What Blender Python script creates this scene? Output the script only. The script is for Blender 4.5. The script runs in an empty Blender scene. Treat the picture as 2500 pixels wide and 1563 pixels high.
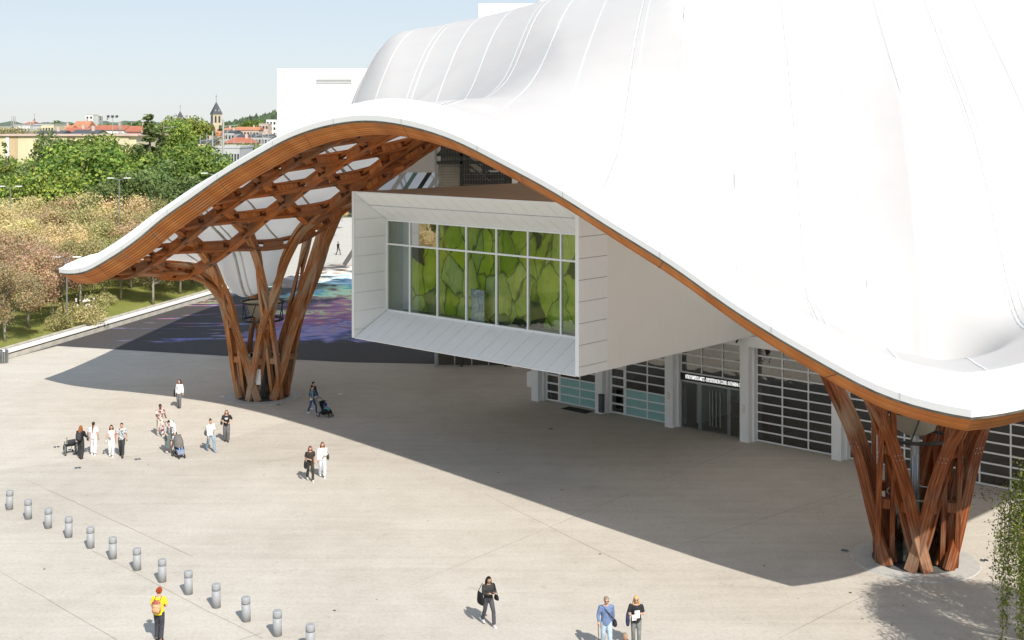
import bpy, bmesh, math, random
import numpy as np
from mathutils import Vector, Matrix
R = math.radians
random.seed(7); RNG = np.random.default_rng(7)
SC = bpy.context.scene
COL = SC.collection

# ------------------------------------------------------------------ camera, sky, sun, exposure
CAM_H = 17.0; FPX = 3066.0; CXP = 1250.0; CYP = 305.0
cam = bpy.data.cameras.new('camera'); camo = bpy.data.objects.new('camera', cam); COL.objects.link(camo)
camo.location = (0, 0, CAM_H); camo.rotation_euler = (R(90), 0, 0)
cam.sensor_width = 36.0; cam.lens = 36.0 * FPX / 2500.0
cam.shift_y = -(781.5 - CYP) / 2500.0
cam.clip_start = 0.5; cam.clip_end = 9000
SC.camera = camo
SUN_TO = Vector((0.432, -0.90, 0.92)).normalized()       # direction towards the sun
EL = math.asin(SUN_TO.z); AZ = math.atan2(SUN_TO.x, SUN_TO.y)
w = bpy.data.worlds.new('World'); SC.world = w; w.use_nodes = True
nt = w.node_tree; bgn = nt.nodes['Background']
sky = nt.nodes.new('ShaderNodeTexSky'); sky.sky_type = 'NISHITA'; sky.sun_disc = False
sky.sun_elevation = EL; sky.sun_rotation = AZ
sky.air_density = 1.0; sky.dust_density = 0.15; sky.ozone_density = 3.0; sky.altitude = 0
# a hazy, even summer sky: the Nishita sky compressed as a whole
gam = nt.nodes.new('ShaderNodeGamma'); gam.inputs[1].default_value = 0.13; hsv = nt.nodes.new('ShaderNodeHueSaturation'); hsv.inputs['Saturation'].default_value = 2.2; hsv.inputs['Value'].default_value = 2.08
nt.links.new(sky.outputs[0], gam.inputs[0]); nt.links.new(gam.outputs[0], hsv.inputs['Color']); tin = nt.nodes.new('ShaderNodeMix'); tin.data_type = 'RGBA'; tin.blend_type = 'MULTIPLY'; tin.inputs[0].default_value = 1.0; tin.inputs[7].default_value = (0.95, 1.0, 1.07, 1); nt.links.new(hsv.outputs[0], tin.inputs[6]); nt.links.new(tin.outputs[2], bgn.inputs[0]); bgn.inputs[1].default_value = 0.12
sun = bpy.data.lights.new('sun', 'SUN'); sun.energy = 2.3; sun.angle = R(0.53); sun.color = (1.0, 0.94, 0.85)
suno = bpy.data.objects.new('sun', sun); COL.objects.link(suno)
suno.rotation_euler = SUN_TO.to_track_quat('Z', 'Y').to_euler(); suno.location = (30, -40, 60)
SC.view_settings.view_transform = 'Standard'; SC.view_settings.look = 'None'
SC.view_settings.exposure = 1.36; SC.view_settings.gamma = 1.0
SC.view_settings.use_curve_mapping = False
SC.render.engine = 'CYCLES'
SC.cycles.max_bounces = 9; SC.cycles.diffuse_bounces = 5; SC.cycles.glossy_bounces = 3
SC.cycles.transmission_bounces = 4; SC.cycles.transparent_max_bounces = 14
SC.cycles.use_denoising = True
SC.cycles.caustics_reflective = False; SC.cycles.caustics_refractive = False

# ------------------------------------------------------------------ helpers
def G(px, py, z=0.0):
    """world point on the horizontal plane z seen at this place of the photograph"""
    Y = FPX * (CAM_H - z) / (py - CYP)
    return Vector(((px - CXP) / FPX * Y, Y, z))

def link(o, parent=None):
    COL.objects.link(o)
    if parent is not None: o.parent = parent
    return o
def empty(name, loc=(0, 0, 0), rz=0.0, parent=None):
    o = bpy.data.objects.new(name, None); o.location = loc; o.rotation_euler = (0, 0, rz)
    o.empty_display_size = 0.3
    return link(o, parent)
def tag(o, label, cat, group=None):
    o['label'] = label; o['category'] = cat
    if group: o['group'] = group
    return o
def struct(o):
    o['kind'] = 'structure'; return o

class MB:
    def __init__(s): s.v = []; s.f = []; s.uv = []; s.mi = []; s.m = 0
    def add(s, vs, fs, uvs=None):
        n = len(s.v); s.v.extend([tuple(p) for p in vs])
        for k, f in enumerate(fs):
            s.f.append(tuple(i + n for i in f)); s.mi.append(s.m)
            s.uv.append(uvs[k] if uvs else [(s.v[i + n][0], s.v[i + n][1]) for i in f])
    def box(s, c, d, rz=0.0, M=None):
        x, y, z = d[0] / 2, d[1] / 2, d[2] / 2
        P = [Vector((i * x, j * y, k * z)) for k in (-1, 1) for j in (-1, 1) for i in (-1, 1)]
        if M is None: M = Matrix.Translation(c) @ Matrix.Rotation(rz, 4, 'Z')
        P = [M @ p for p in P]
        s.add(P, [(0, 2, 3, 1), (4, 5, 7, 6), (0, 1, 5, 4), (2, 6, 7, 3), (0, 4, 6, 2), (1, 3, 7, 5)])
        return s
    def bar(s, p, q, w=0.05, h=0.05):
        p = Vector(p); q = Vector(q); t = (q - p); L = t.length; t.normalize()
        up = Vector((0, 0, 1)) if abs(t.z) < 0.95 else Vector((0, 1, 0))
        a = t.cross(up).normalized(); b = a.cross(t).normalized()
        P = []
        for e in (p, q):
            for i, j in ((-1, -1), (1, -1), (1, 1), (-1, 1)): P.append(e + a * (i * w / 2) + b * (j * h / 2))
        s.add(P, [(0, 1, 2, 3), (7, 6, 5, 4), (0, 4, 5, 1), (1, 5, 6, 2), (2, 6, 7, 3), (3, 7, 4, 0)])
        return s
    def tube(s, pts, rad, n=8, cap=True):
        pts = [Vector(p) for p in pts]; rad = rad if hasattr(rad, '__len__') else [rad] * len(pts)
        prev = None; rings = []
        for i, p in enumerate(pts):
            t = (pts[min(i + 1, len(pts) - 1)] - pts[max(i - 1, 0)]).normalized()
            if prev is None:
                up = Vector((0, 0, 1)) if abs(t.z) < 0.9 else Vector((1, 0, 0)); a = t.cross(up).normalized()
            else: a = (prev - t * prev.dot(t)).normalized()
            prev = a; b = t.cross(a)
            rings.append([p + (a * math.cos(k * 2 * math.pi / n) + b * math.sin(k * 2 * math.pi / n)) * rad[i] for k in range(n)])
        V = [q for r in rings for q in r]; Fc = []
        for i in range(len(rings) - 1):
            for k in range(n):
                k2 = (k + 1) % n; Fc.append((i * n + k, i * n + k2, (i + 1) * n + k2, (i + 1) * n + k))
        if cap:
            Fc.append(tuple(range(n - 1, -1, -1))); Fc.append(tuple((len(rings) - 1) * n + k for k in range(n)))
        s.add(V, Fc); return s
    def loft(s, rings, n=14, cap=True):
        V = []; Fc = []
        for (cx, cy, cz, rx, ry) in rings:
            for k in range(n):
                t = 2 * math.pi * k / n; V.append((cx + rx * math.cos(t), cy + ry * math.sin(t), cz))
        for i in range(len(rings) - 1):
            for k in range(n):
                k2 = (k + 1) % n; Fc.append((i * n + k, i * n + k2, (i + 1) * n + k2, (i + 1) * n + k))
        if cap:
            Fc.append(tuple(range(n - 1, -1, -1))); Fc.append(tuple((len(rings) - 1) * n + k for k in range(n)))
        s.add(V, Fc); return s
    def ball(s, c, r, n=10, m=7):
        r = r if hasattr(r, '__len__') else (r, r, r)
        rg = []
        for i in range(m + 1):
            a = -math.pi / 2 + math.pi * min(max(i / m, 0.02), 0.98)
            rg.append((c[0], c[1], c[2] + r[2] * math.sin(a), r[0] * math.cos(a), r[1] * math.cos(a)))
        return s.loft(rg, n)
    def cyl(s, c, r, h, n=16): return s.loft([(c[0], c[1], c[2], r, r), (c[0], c[1], c[2] + h, r, r)], n)
    def torus(s, c, axis, Rr, r, n=18, m=6):
        axis = Vector(axis).normalized(); up = Vector((0, 0, 1)) if abs(axis.z) < 0.9 else Vector((1, 0, 0))
        a = axis.cross(up).normalized(); b = axis.cross(a); V = []; Fc = []; c = Vector(c)
        for i in range(n):
            t = 2 * math.pi * i / n; d = a * math.cos(t) + b * math.sin(t)
            for j in range(m):
                u = 2 * math.pi * j / m; V.append(c + d * (Rr + r * math.cos(u)) + axis * (r * math.sin(u)))
        for i in range(n):
            for j in range(m):
                Fc.append((i * m + j, ((i + 1) % n) * m + j, ((i + 1) % n) * m + (j + 1) % m, i * m + (j + 1) % m))
        s.add(V, Fc); return s
    def sweep(s, pts, W, N, w, h):
        """box section: pts centre of the outer face, W unit width vectors, N unit outward normals; body extends h to -N"""
        V = []; UV = []; Fc = []; u = 0
        for i, p in enumerate(pts):
            if i: u += (Vector(pts[i]) - Vector(pts[i - 1])).length
            p = Vector(p); a = Vector(W[i]) * (w / 2); b = Vector(N[i]) * h
            V += [p - a, p + a, p + a - b, p - a - b]; UV.append(u)
        vv = [0, w, w + h, 2 * w + h, 2 * w + 2 * h]; uvs = []
        for i in range(len(pts) - 1):
            for k in range(4):
                k2 = (k + 1) % 4; Fc.append((4 * i + k, 4 * i + 4 + k, 4 * i + 4 + k2, 4 * i + k2))
                uvs.append([(UV[i], vv[k]), (UV[i + 1], vv[k]), (UV[i + 1], vv[k + 1]), (UV[i], vv[k + 1])])
        m = 4 * (len(pts) - 1)
        Fc += [(0, 1, 2, 3), (m + 3, m + 2, m + 1, m)]; uvs += [[(0, 0), (0, w), (h, w), (h, 0)]] * 2
        s.add(V, Fc, uvs); return s
    def mesh(s, name='mesh', smooth=False, mats=None, fix=True):
        me = bpy.data.meshes.new(name); me.from_pydata(s.v, [], s.f)
        uvl = me.uv_layers.new(name='UVMap')
        flat = [c for u in s.uv for p in u for c in p]
        uvl.data.foreach_set('uv', flat)
        if fix:
            bm = bmesh.new(); bm.from_mesh(me); bmesh.ops.recalc_face_normals(bm, faces=bm.faces); bm.to_mesh(me); bm.free()
        if smooth: me.polygons.foreach_set('use_smooth', [True] * len(me.polygons))
        if mats:
            for m in mats: me.materials.append(m)
            me.polygons.foreach_set('material_index', s.mi)
        return me
    def build(s, name, mat, parent=None, smooth=False, fix=True):
        mats = mat if isinstance(mat, list) else [mat]
        o = bpy.data.objects.new(name, s.mesh(name, smooth, mats, fix)); return link(o, parent)

def copy_tree(o, parent=None):
    c = o.copy(); COL.objects.link(c); c.parent = parent
    for ch in o.children: copy_tree(ch, c)
    return c

def hermite(xs, ys, flat=False):
    xs = np.array(xs, float); ys = np.array(ys, float)
    m = np.gradient(ys, xs)
    if flat: m[0] = m[-1] = 0.0
    def f(x):
        x = np.clip(np.asarray(x, float), xs[0], xs[-1])
        i = np.clip(np.searchsorted(xs, x) - 1, 0, len(xs) - 2)
        h = xs[i + 1] - xs[i]; t = (x - xs[i]) / h
        return ((2 * t**3 - 3 * t**2 + 1) * ys[i] + (t**3 - 2 * t**2 + t) * h * m[i] + (-2 * t**3 + 3 * t**2) * ys[i + 1] + (t**3 - t**2) * h * m[i + 1])
    return f

# ------------------------------------------------------------------ materials
MATS = {}
class NT:
    def __init__(s, name):
        s.m = bpy.data.materials.new(name); s.m.use_nodes = True; s.t = s.m.node_tree
        s.b = s.t.nodes['Principled BSDF']; s.out = s.t.nodes['Material Output']; MATS[name] = s.m
    def n(s, ty, **kw):
        nd = s.t.nodes.new(ty)
        for k, v in kw.items():
            if k.startswith('i_'): nd.inputs[k[2:].replace('_', ' ')].default_value = v
            else: setattr(nd, k, v)
        return nd
    def l(s, a, b): s.t.links.new(a, b)
    def coords(s, which='Object', scale=(1, 1, 1), rot=(0, 0, 0)):
        tc = s.n('ShaderNodeTexCoord'); mp = s.n('ShaderNodeMapping'); mp.inputs['Scale'].default_value = scale
        mp.inputs['Rotation'].default_value = rot
        s.l(tc.outputs[which], mp.inputs[0]); return mp.outputs[0]
    def noise(s, co, scale, detail=3, rough=0.55, dist=0.0):
        nd = s.n('ShaderNodeTexNoise'); nd.inputs['Scale'].default_value = scale; nd.inputs['Detail'].default_value = detail
        nd.inputs['Roughness'].default_value = rough; nd.inputs['Distortion'].default_value = dist
        if co is not None: s.l(co, nd.inputs['Vector'])
        return nd
    def ramp(s, fac, stops, interp='LINEAR'):
        r = s.n('ShaderNodeValToRGB'); cr = r.color_ramp; cr.interpolation = interp
        while len(cr.elements) < len(stops): cr.elements.new(0.5)
        for e, (p, c) in zip(cr.elements, stops):
            e.position = p; e.color = (c, c, c, 1) if not hasattr(c, '__len__') else (*c[:3], 1)
        if fac is not None: s.l(fac, r.inputs[0])
        return r.outputs[0]
    def mix(s, fac, a, b, mode='MIX'):
        x = s.n('ShaderNodeMix', data_type='RGBA', blend_type=mode)
        for sock, val in ((x.inputs[0], fac), (x.inputs[6], a), (x.inputs[7], b)):
            if hasattr(val, 'is_linked') or hasattr(val, 'links'): s.l(val, sock)
            elif hasattr(val, '__len__'): sock.default_value = (*val[:3], 1)
            else: sock.default_value = val
        return x.outputs[2]
    def math(s, op, a, b=None):
        x = s.n('ShaderNodeMath', operation=op)
        for sock, val in ((x.inputs[0], a), (x.inputs[1], b)):
            if val is None: continue
            if hasattr(val, 'links'): s.l(val, sock)
            else: sock.default_value = val
        return x.outputs[0]
    def bump(s, height, strength=0.3, dist=0.02):
        b = s.n('ShaderNodeBump'); b.inputs['Strength'].default_value = strength; b.inputs['Distance'].default_value = dist
        s.l(height, b.inputs['Height']); s.l(b.outputs[0], s.b.inputs['Normal']); return s
    def set(s, color=None, rough=0.6, metal=0.0, spec=0.5):
        if color is not None:
            if hasattr(color, 'links'): s.l(color, s.b.inputs['Base Color'])
            else: s.b.inputs['Base Color'].default_value = (*color[:3], 1)
        s.b.inputs['Roughness'].default_value = rough; s.b.inputs['Metallic'].default_value = metal
        s.b.inputs['Specular IOR Level'].default_value = spec; return s

def simple(name, c, rough=0.6, metal=0.0, spec=0.4, var=0.12, scale=6.0, bump=0.0):
    if name in MATS: return MATS[name]
    t = NT(name); co = t.coords('Object')
    nz = t.noise(co, scale, 3).outputs[0]
    lo = [x * (1 - var) for x in c]; hi = [min(1, x * (1 + var)) for x in c]
    t.set(t.ramp(nz, [(0.3, lo), (0.7, hi)]), rough, metal, spec)
    if bump: t.bump(nz, bump, 0.02)
    return t.m

def mat_wood(name, dark, mid, lite, grey, greyamt):
    t = NT(name)
    uv = t.coords('UV', (0.5, 9, 1)); uv2 = t.coords('UV', (2.0, 60, 1)); ob = t.coords('Object')
    oi = t.n('ShaderNodeObjectInfo')
    n1 = t.noise(uv, 1.6, 4, 0.6); n2 = t.noise(uv2, 1.0, 3, 0.6); n3 = t.noise(ob, 0.35, 3)
    f = t.math('ADD', t.math('MULTIPLY', n1.outputs[0], 0.75), t.math('MULTIPLY', n2.outputs[0], 0.3))
    c = t.ramp(f, [(0.32, dark), (0.52, mid), (0.72, lite)])
    c = t.mix(t.math('MULTIPLY', oi.outputs['Random'], 0.45), c, dark)
    g = t.ramp(t.math('ADD', n3.outputs[0], t.math('MULTIPLY', n1.outputs[0], 0.35)), [(0.66 - greyamt, 0.0), (0.92 - greyamt, 0.85)])
    c = t.mix(g, c, grey)
    t.set(c, 0.62, 0, 0.3); t.bump(n2.outputs[0], 0.35, 0.01); return t.m
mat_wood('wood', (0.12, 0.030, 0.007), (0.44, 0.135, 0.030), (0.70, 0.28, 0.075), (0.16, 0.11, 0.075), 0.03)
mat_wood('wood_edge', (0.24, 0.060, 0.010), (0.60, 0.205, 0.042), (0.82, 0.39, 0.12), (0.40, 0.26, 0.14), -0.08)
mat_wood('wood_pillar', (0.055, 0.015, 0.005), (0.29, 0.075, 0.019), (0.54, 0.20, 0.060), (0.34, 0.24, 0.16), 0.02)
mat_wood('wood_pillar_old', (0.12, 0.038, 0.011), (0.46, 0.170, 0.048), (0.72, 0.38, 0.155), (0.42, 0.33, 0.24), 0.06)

def mat_membrane():
    t = NT('membrane'); co = t.coords('Object'); st = t.coords('Object', (0.15, 0.15, 3.0))
    n1 = t.noise(co, 0.22, 4); n2 = t.noise(st, 2.2, 3); n3 = t.noise(co, 14, 2)
    f = t.math('ADD', t.math('MULTIPLY', n1.outputs[0], 0.6), t.math('MULTIPLY', n2.outputs[0], 0.4))
    c = t.ramp(f, [(0.30, (0.765, 0.765, 0.76)), (0.62, (0.80, 0.80, 0.795))])
    t.set(c, 0.55, 0, 0.35); t.bump(t.math('ADD', n2.outputs[0], t.math('MULTIPLY', n3.outputs[0], 0.1)), 0.12, 0.05)
    tr = t.n('ShaderNodeBsdfTranslucent'); tr.inputs[0].default_value = (0.9, 0.88, 0.82, 1)
    mx = t.n('ShaderNodeMixShader'); mx.inputs[0].default_value = 0.40
    t.l(t.b.outputs[0], mx.inputs[1]); t.l(tr.outputs[0], mx.inputs[2]); t.l(mx.outputs[0], t.out.inputs[0]); return t.m
mat_membrane()
simple('membrane_seam', (0.60, 0.60, 0.595), 0.5, var=0.03, scale=1.5)
simple('joint_groove_shade', (0.40, 0.40, 0.39), 0.7, var=0.15, scale=2)  # grey of the rim joints and of the shadow painted along doubled seams
def mat_white(name, c, rough=0.4):
    t = NT(name); co = t.coords('Object'); n = t.noise(co, 0.6, 4); s = t.noise(t.coords('Object', (4, 4, 0.3)), 1.5, 4)
    f = t.math('ADD', t.math('MULTIPLY', n.outputs[0], 0.5), t.math('MULTIPLY', s.outputs[0], 0.5))
    t.set(t.ramp(f, [(0.3, [x * 0.96 for x in c]), (0.6, c)]), rough, 0, 0.4); return t.m
mat_white('white_panel', (0.90, 0.90, 0.895)); mat_white('white_rim', (0.84, 0.84, 0.83), 0.35)
mat_white('white_wall', (0.88, 0.86, 0.82), 0.55); mat_white('white_paint', (0.85, 0.85, 0.84), 0.4)
simple('joint_dark', (0.10, 0.10, 0.10), 0.8)
simple('flashing', (0.16, 0.15, 0.12), 0.6, var=0.4, scale=2)
simple('steel', (0.42, 0.44, 0.45), 0.35, 0.85, var=0.1); simple('steel_dark', (0.06, 0.065, 0.06), 0.5, 0.4, var=0.2)
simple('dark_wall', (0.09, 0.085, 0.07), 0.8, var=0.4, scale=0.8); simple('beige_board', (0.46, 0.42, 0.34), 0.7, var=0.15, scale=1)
simple('brick_tan', (0.35, 0.27, 0.19), 0.8, var=0.3, scale=5)
def mat_deck():
    t = NT('deck'); co = t.coords('Object', (0.25, 5, 1)); n = t.noise(co, 1.2, 5, 0.6)
    t.set(t.ramp(n.outputs[0], [(0.3, (0.20, 0.115, 0.055)), (0.7, (0.33, 0.215, 0.12))]), 0.75); return t.m
mat_deck()
def mat_glass(name, tint, refl=0.10, rough=0.02):
    t = NT(name); tr = t.n('ShaderNodeBsdfTransparent'); tr.inputs[0].default_value = (*tint, 1)
    gl = t.n('ShaderNodeBsdfGlossy'); gl.inputs['Roughness'].default_value = rough
    fr = t.n('ShaderNodeFresnel'); fr.inputs[0].default_value = 1.5
    nz = t.noise(t.coords('Object'), 0.9, 2); bp = t.n('ShaderNodeBump'); bp.inputs['Strength'].default_value = 0.05; bp.inputs['Distance'].default_value = 0.15
    t.l(nz.outputs[0], bp.inputs['Height']); t.l(bp.outputs[0], gl.inputs['Normal'])
    f = t.math('ADD', fr.outputs[0], refl); mx = t.n('ShaderNodeMixShader')
    t.l(f, mx.inputs[0]); t.l(tr.outputs[0], mx.inputs[1]); t.l(gl.outputs[0], mx.inputs[2]); t.l(mx.outputs[0], t.out.inputs[0]); return t.m
mat_glass('glass_clear', (0.92, 0.985, 0.97), 0.10); mat_glass('glass_dark', (0.42, 0.42, 0.38), 0.14); mat_glass('glass_shaft', (0.70, 0.82, 0.78), 0.08)
simple('film_teal', (0.30, 0.52, 0.50), 0.35, var=0.08, scale=3)

def mat_plaza(name, k):
    t = NT(name); co = t.coords('Object'); st = t.coords('Object', (0.07, 1.3, 1), (0, 0, R(38)))
    big = t.noise(co, 0.07, 4, 0.6, 0.6); mid = t.noise(co, 0.7, 5, 0.7); fine = t.noise(co, 7, 5, 0.75); sp = t.noise(co, 38, 2, 0.8); stn = t.noise(st, 0.7, 4, 0.6, 2.0)
    f = t.math('ADD', t.math('MULTIPLY', big.outputs[0], 0.45), t.math('MULTIPLY', mid.outputs[0], 0.30))
    f = t.math('ADD', f, t.math('MULTIPLY', stn.outputs[0], 0.25))
    c = t.ramp(f, [(0.36, [x * k for x in (0.42, 0.38, 0.325)]), (0.50, [x * k for x in (0.49, 0.452, 0.395)]), (0.64, [x * k for x in (0.55, 0.513, 0.455)])])
    c = t.mix(0.6, c, t.ramp(fine.outputs[0], [(0.3, (0.72, 0.72, 0.72)), (0.55, (1, 1, 1)), (0.8, (1.0, 1.0, 1.0))]), 'MULTIPLY')
    c = t.mix(0.65, c, t.ramp(sp.outputs[0], [(0.26, (0.5, 0.5, 0.51)), (0.42, (1, 1, 1))]), 'MULTIPLY')
    blot = t.noise(co, 1.7, 5, 0.75, 0.8); c = t.mix(0.8, c, t.ramp(blot.outputs[0], [(0.58, (1, 1, 1)), (0.70, (0.84, 0.83, 0.82))]), 'MULTIPLY')
    gum = t.n('ShaderNodeTexVoronoi', feature='F1'); gum.inputs['Scale'].default_value = 0.9; t.l(co, gum.inputs[0]); c = t.mix(0.35, c, t.ramp(gum.outputs['Distance'], [(0.03, (0.55, 0.54, 0.53)), (0.055, (1, 1, 1))]), 'MULTIPLY')
    t.set(c, 0.85, 0, 0.2); t.bump(t.math('ADD', fine.outputs[0], sp.outputs[0]), 0.25, 0.01); return t.m
mat_plaza('plaza_concrete', 1.0); mat_plaza('plaza_lighter', 1.10)
simple('plaza_pale', (0.47, 0.45, 0.40), 0.85, var=0.12, scale=1.3); simple('plaza_joint', (0.24, 0.21, 0.17), 0.9, var=0.3, scale=3)
simple('plinth', (0.44, 0.44, 0.42), 0.6, var=0.1, scale=2)
def mat_mural():
    t = NT('painted_asphalt'); co = t.coords('Object')
    sep = t.n('ShaderNodeSeparateXYZ'); t.l(co, sep.inputs[0])
    w1 = t.noise(co, 0.11, 1, 0.4, 2.2); w2 = t.noise(co, 0.30, 1, 0.4, 3.0); w3 = t.noise(t.coords('Object', (0.35, 1, 1)), 0.9, 2, 0.5, 1.0)
    a = t.math('ADD', t.math('MULTIPLY', t.math('SUBTRACT', w1.outputs[0], 0.5), 34), t.math('MULTIPLY', t.math('SUBTRACT', w2.outputs[0], 0.5), 16))
    yy = t.math('ADD', sep.outputs[1], a); yy = t.math('ADD', yy, t.math('MULTIPLY', t.math('SUBTRACT', w3.outputs[0], 0.5), 4))
    f = t.math('DIVIDE', t.math('SUBTRACT', yy, 92), 66)
    pal = [(0.0, (0.595, 0.561, 0.714)), (0.09, (0.051, 0.068, 0.272)), (0.15, (0.170, 0.187, 0.714)), (0.20, (0.544, 0.340, 0.578)), (0.25, (0.102, 0.136, 0.510)), (0.30, (0.510, 0.051, 0.153)),
           (0.345, (0.272, 0.170, 0.510)), (0.39, (0.714, 0.170, 0.204)), (0.43, (0.612, 0.884, 0.374)), (0.47, (0.510, 0.068, 0.170)), (0.51, (0.680, 0.900, 0.476)), (0.57, (0.510, 0.884, 0.510)), (0.61, (0.034, 0.510, 0.442)),
           (0.65, (0.204, 0.340, 0.714)), (0.70, (0.510, 0.884, 0.900)), (0.76, (0.900, 0.900, 0.900)), (0.81, (0.900, 0.561, 0.255)), (0.87, (0.900, 0.900, 0.900)), (0.93, (0.900, 0.612, 0.340)), (1.0, (0.900, 0.900, 0.900))]
    c = t.ramp(f, pal)
    fine = t.noise(co, 5, 4, 0.7)
    asp = t.ramp(fine.outputs[0], [(0.3, (0.050, 0.046, 0.048)), (0.7, (0.085, 0.078, 0.076))])
    # where there is paint: fades out towards the left and towards the near edge
    m1 = t.math('DIVIDE', t.math('ADD', t.math('ADD', sep.outputs[0], t.math('MULTIPLY', a, 0.40)), 22.0), 4.0)
    m2 = t.math('DIVIDE', t.math('SUBTRACT', t.math('ADD', sep.outputs[1], t.math('MULTIPLY', a, 0.16)), 98.5), 1.0)
    st = t.noise(t.coords('Object', (0.10, 0.55, 1)), 1.0, 3, 0.5, 1.2)
    m3 = t.math('MULTIPLY', t.math('SUBTRACT', st.outputs[0], 0.60), 14)
    m = t.n('ShaderNodeMath', operation='MINIMUM', use_clamp=True); t.l(t.math('MAXIMUM', m1, t.math('MINIMUM', m3, 0.85)), m.inputs[0]); t.l(m2, m.inputs[1])
    brush = t.math('ADD', 0.72, t.math('MULTIPLY', fine.outputs[0], 0.4))
    hs = t.n('ShaderNodeHueSaturation'); hs.inputs['Saturation'].default_value = 0.78; t.l(c, hs.inputs['Color']); c = hs.outputs[0]
    c = t.mix(t.math('MULTIPLY', m.outputs[0], brush), asp, c)
    t.set(c, 0.8, 0, 0.25); t.bump(fine.outputs[0], 0.3, 0.01); return t.m
mat_mural()
def mat_grass(name, a, b, c3):
    t = NT(name); co = t.coords('Object'); n1 = t.noise(co, 0.12, 4, 0.6); n2 = t.noise(co, 2.4, 5, 0.75); n3 = t.noise(co, 16, 3, 0.8)
    f = t.math('ADD', t.math('MULTIPLY', n1.outputs[0], 0.5), t.math('MULTIPLY', n2.outputs[0], 0.5))
    c = t.ramp(f, [(0.3, a), (0.5, b), (0.68, c3)])
    c = t.mix(0.6, c, t.ramp(n3.outputs[0], [(0.3, (0.4, 0.4, 0.4)), (0.6, (1, 1, 1))]), 'MULTIPLY')
    t.set(c, 0.9, 0, 0.15); t.bump(t.math('ADD', n2.outputs[0], n3.outputs[0]), 0.8, 0.08); return t.m
mat_grass('lawn', (0.15, 0.19, 0.035), (0.27, 0.29, 0.075), (0.38, 0.35, 0.13)); mat_grass('far_ground', (0.10, 0.12, 0.05), (0.18, 0.18, 0.09), (0.28, 0.26, 0.16))

# ------------------------------------------------------------------ ground
C1 = Vector((14.05, 38.4, 0)); DIRA = Vector((-0.740667, 0.671872, 0)); UU = -DIRA; VV = Vector((0.671872, 0.740667, 0))
def sheet(name, pts, z, mat, thick=0.0, parent=None):
    m = MB(); n = len(pts)
    V = [(p[0], p[1], z) for p in pts]; Fc = [tuple(range(n))]
    if thick:
        V += [(p[0], p[1], z - thick) for p in pts]
        Fc += [(i, n + i, n + (i + 1) % n, (i + 1) % n) for i in range(n)]
    m.add(V, Fc); o = m.build(name, mat, parent); 
    return o
WALL_A = Vector((-38.2, 83.5, 0)); WALL_B = Vector((-27.0, 134.0, 0)); WD = (WALL_B - WALL_A).normalized(); WN = Vector((-WD.y, WD.x, 0))
struct(sheet('ground', [(-5000, -200), (5000, -200), (5000, 7000), (-5000, 7000)], -0.35, MATS['far_ground']))
plaza = struct(sheet('plaza', [(-58, -20), (120, -20), (120, 170), (WALL_B.x + 8, 170), WALL_B[:2], (WALL_A - WD * 90)[:2]], 0.0, MATS['plaza_concrete'], 0.3))
struct(sheet('road', [(-36.2, 92.6), G(140, 845)[:2], G(560, 870)[:2], G(850, 885)[:2], (-5.2, 89.2), (9, 88), (14, 153), (-22, 153), (-27.2, 133)], 0.004, MATS['painted_asphalt']))
struct(sheet('path', [(-32, 139), (-26, 136), (-22.5, 154.5), (14, 154.5), (40, 230), (-75, 230)], 0.006, MATS['plaza_pale']))
def joint(parent, p, q, wdt=0.024, z=0.005):
    p = Vector(p[:2]).to_3d(); q = Vector(q[:2]).to_3d(); m = MB(); n = max(2, int((q - p).length / 1.6)); d = (q - p); nn = Vector((-d.y, d.x, 0)).normalized()
    V = []; Fc = []
    for i in range(n + 1):
        c = p + d * (i / n) + nn * random.uniform(-0.03, 0.03); wd = wdt * random.uniform(0.35, 1.2)
        V += [c + nn * wd / 2 + Vector((0, 0, z)), c - nn * wd / 2 + Vector((0, 0, z))]
        if i: Fc.append((2 * i - 2, 2 * i - 1, 2 * i + 1, 2 * i))
    m.add(V, Fc); return m.build('joint', MATS['plaza_joint'], parent)
for (a, b, c, d) in [(1000, 1430, 1800, 1095), (0, 1395, 330, 1590), (225, 1345, 640, 1560), (640, 1545, 500, 1590), (830, 1045, 1010, 1010), (640, 1130, 900, 1085),
                     (1660, 1330, 2060, 1205), (1180, 1205, 1560, 1395), (1900, 1560, 2140, 1440), (250, 985, 440, 925), (180, 950, 480, 880), (1990, 1240, 2090, 1208), (60, 1170, 470, 1360), (1300, 1010, 1010, 1012)]:
    joint(plaza, G(a, b), G(c, d))
# paler slab field of the plaza at the upper left
struct(sheet('plaza_slab', [G(-40, 1150)[:2], G(345, 1110)[:2], G(560, 1070)[:2], G(700, 1030)[:2], G(560, 872)[:2], G(140, 847)[:2], G(-40, 900)[:2]], 0.003, MATS['plaza_lighter']))
lawn_m = MB(); NX, NY = 60, 60
lv = []
for j in range(NY + 1):
    for i in range(NX + 1):
        s_ = -60 + 200 * j / NY; t_ = 0.9 + max(0, s_ - 51) * 0.62 + 130 * (i / NX) ** 1.6
        p = WALL_A + WD * s_ + WN * t_
        zz = 0.42 + 0.9 * (1 - math.exp(-t_ / 14)) + 0.25 * math.sin(p.x * 0.17) * math.sin(p.y * 0.13) * min(1, t_ / 8)
        lv.append((p.x, p.y, zz))
lawn_m.add(lv, [(j * (NX + 1) + i, j * (NX + 1) + i + 1, (j + 1) * (NX + 1) + i + 1, (j + 1) * (NX + 1) + i) for j in range(NY) for i in range(NX)])
lawn = struct(lawn_m.build('lawn', MATS['lawn'], smooth=True))
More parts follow.
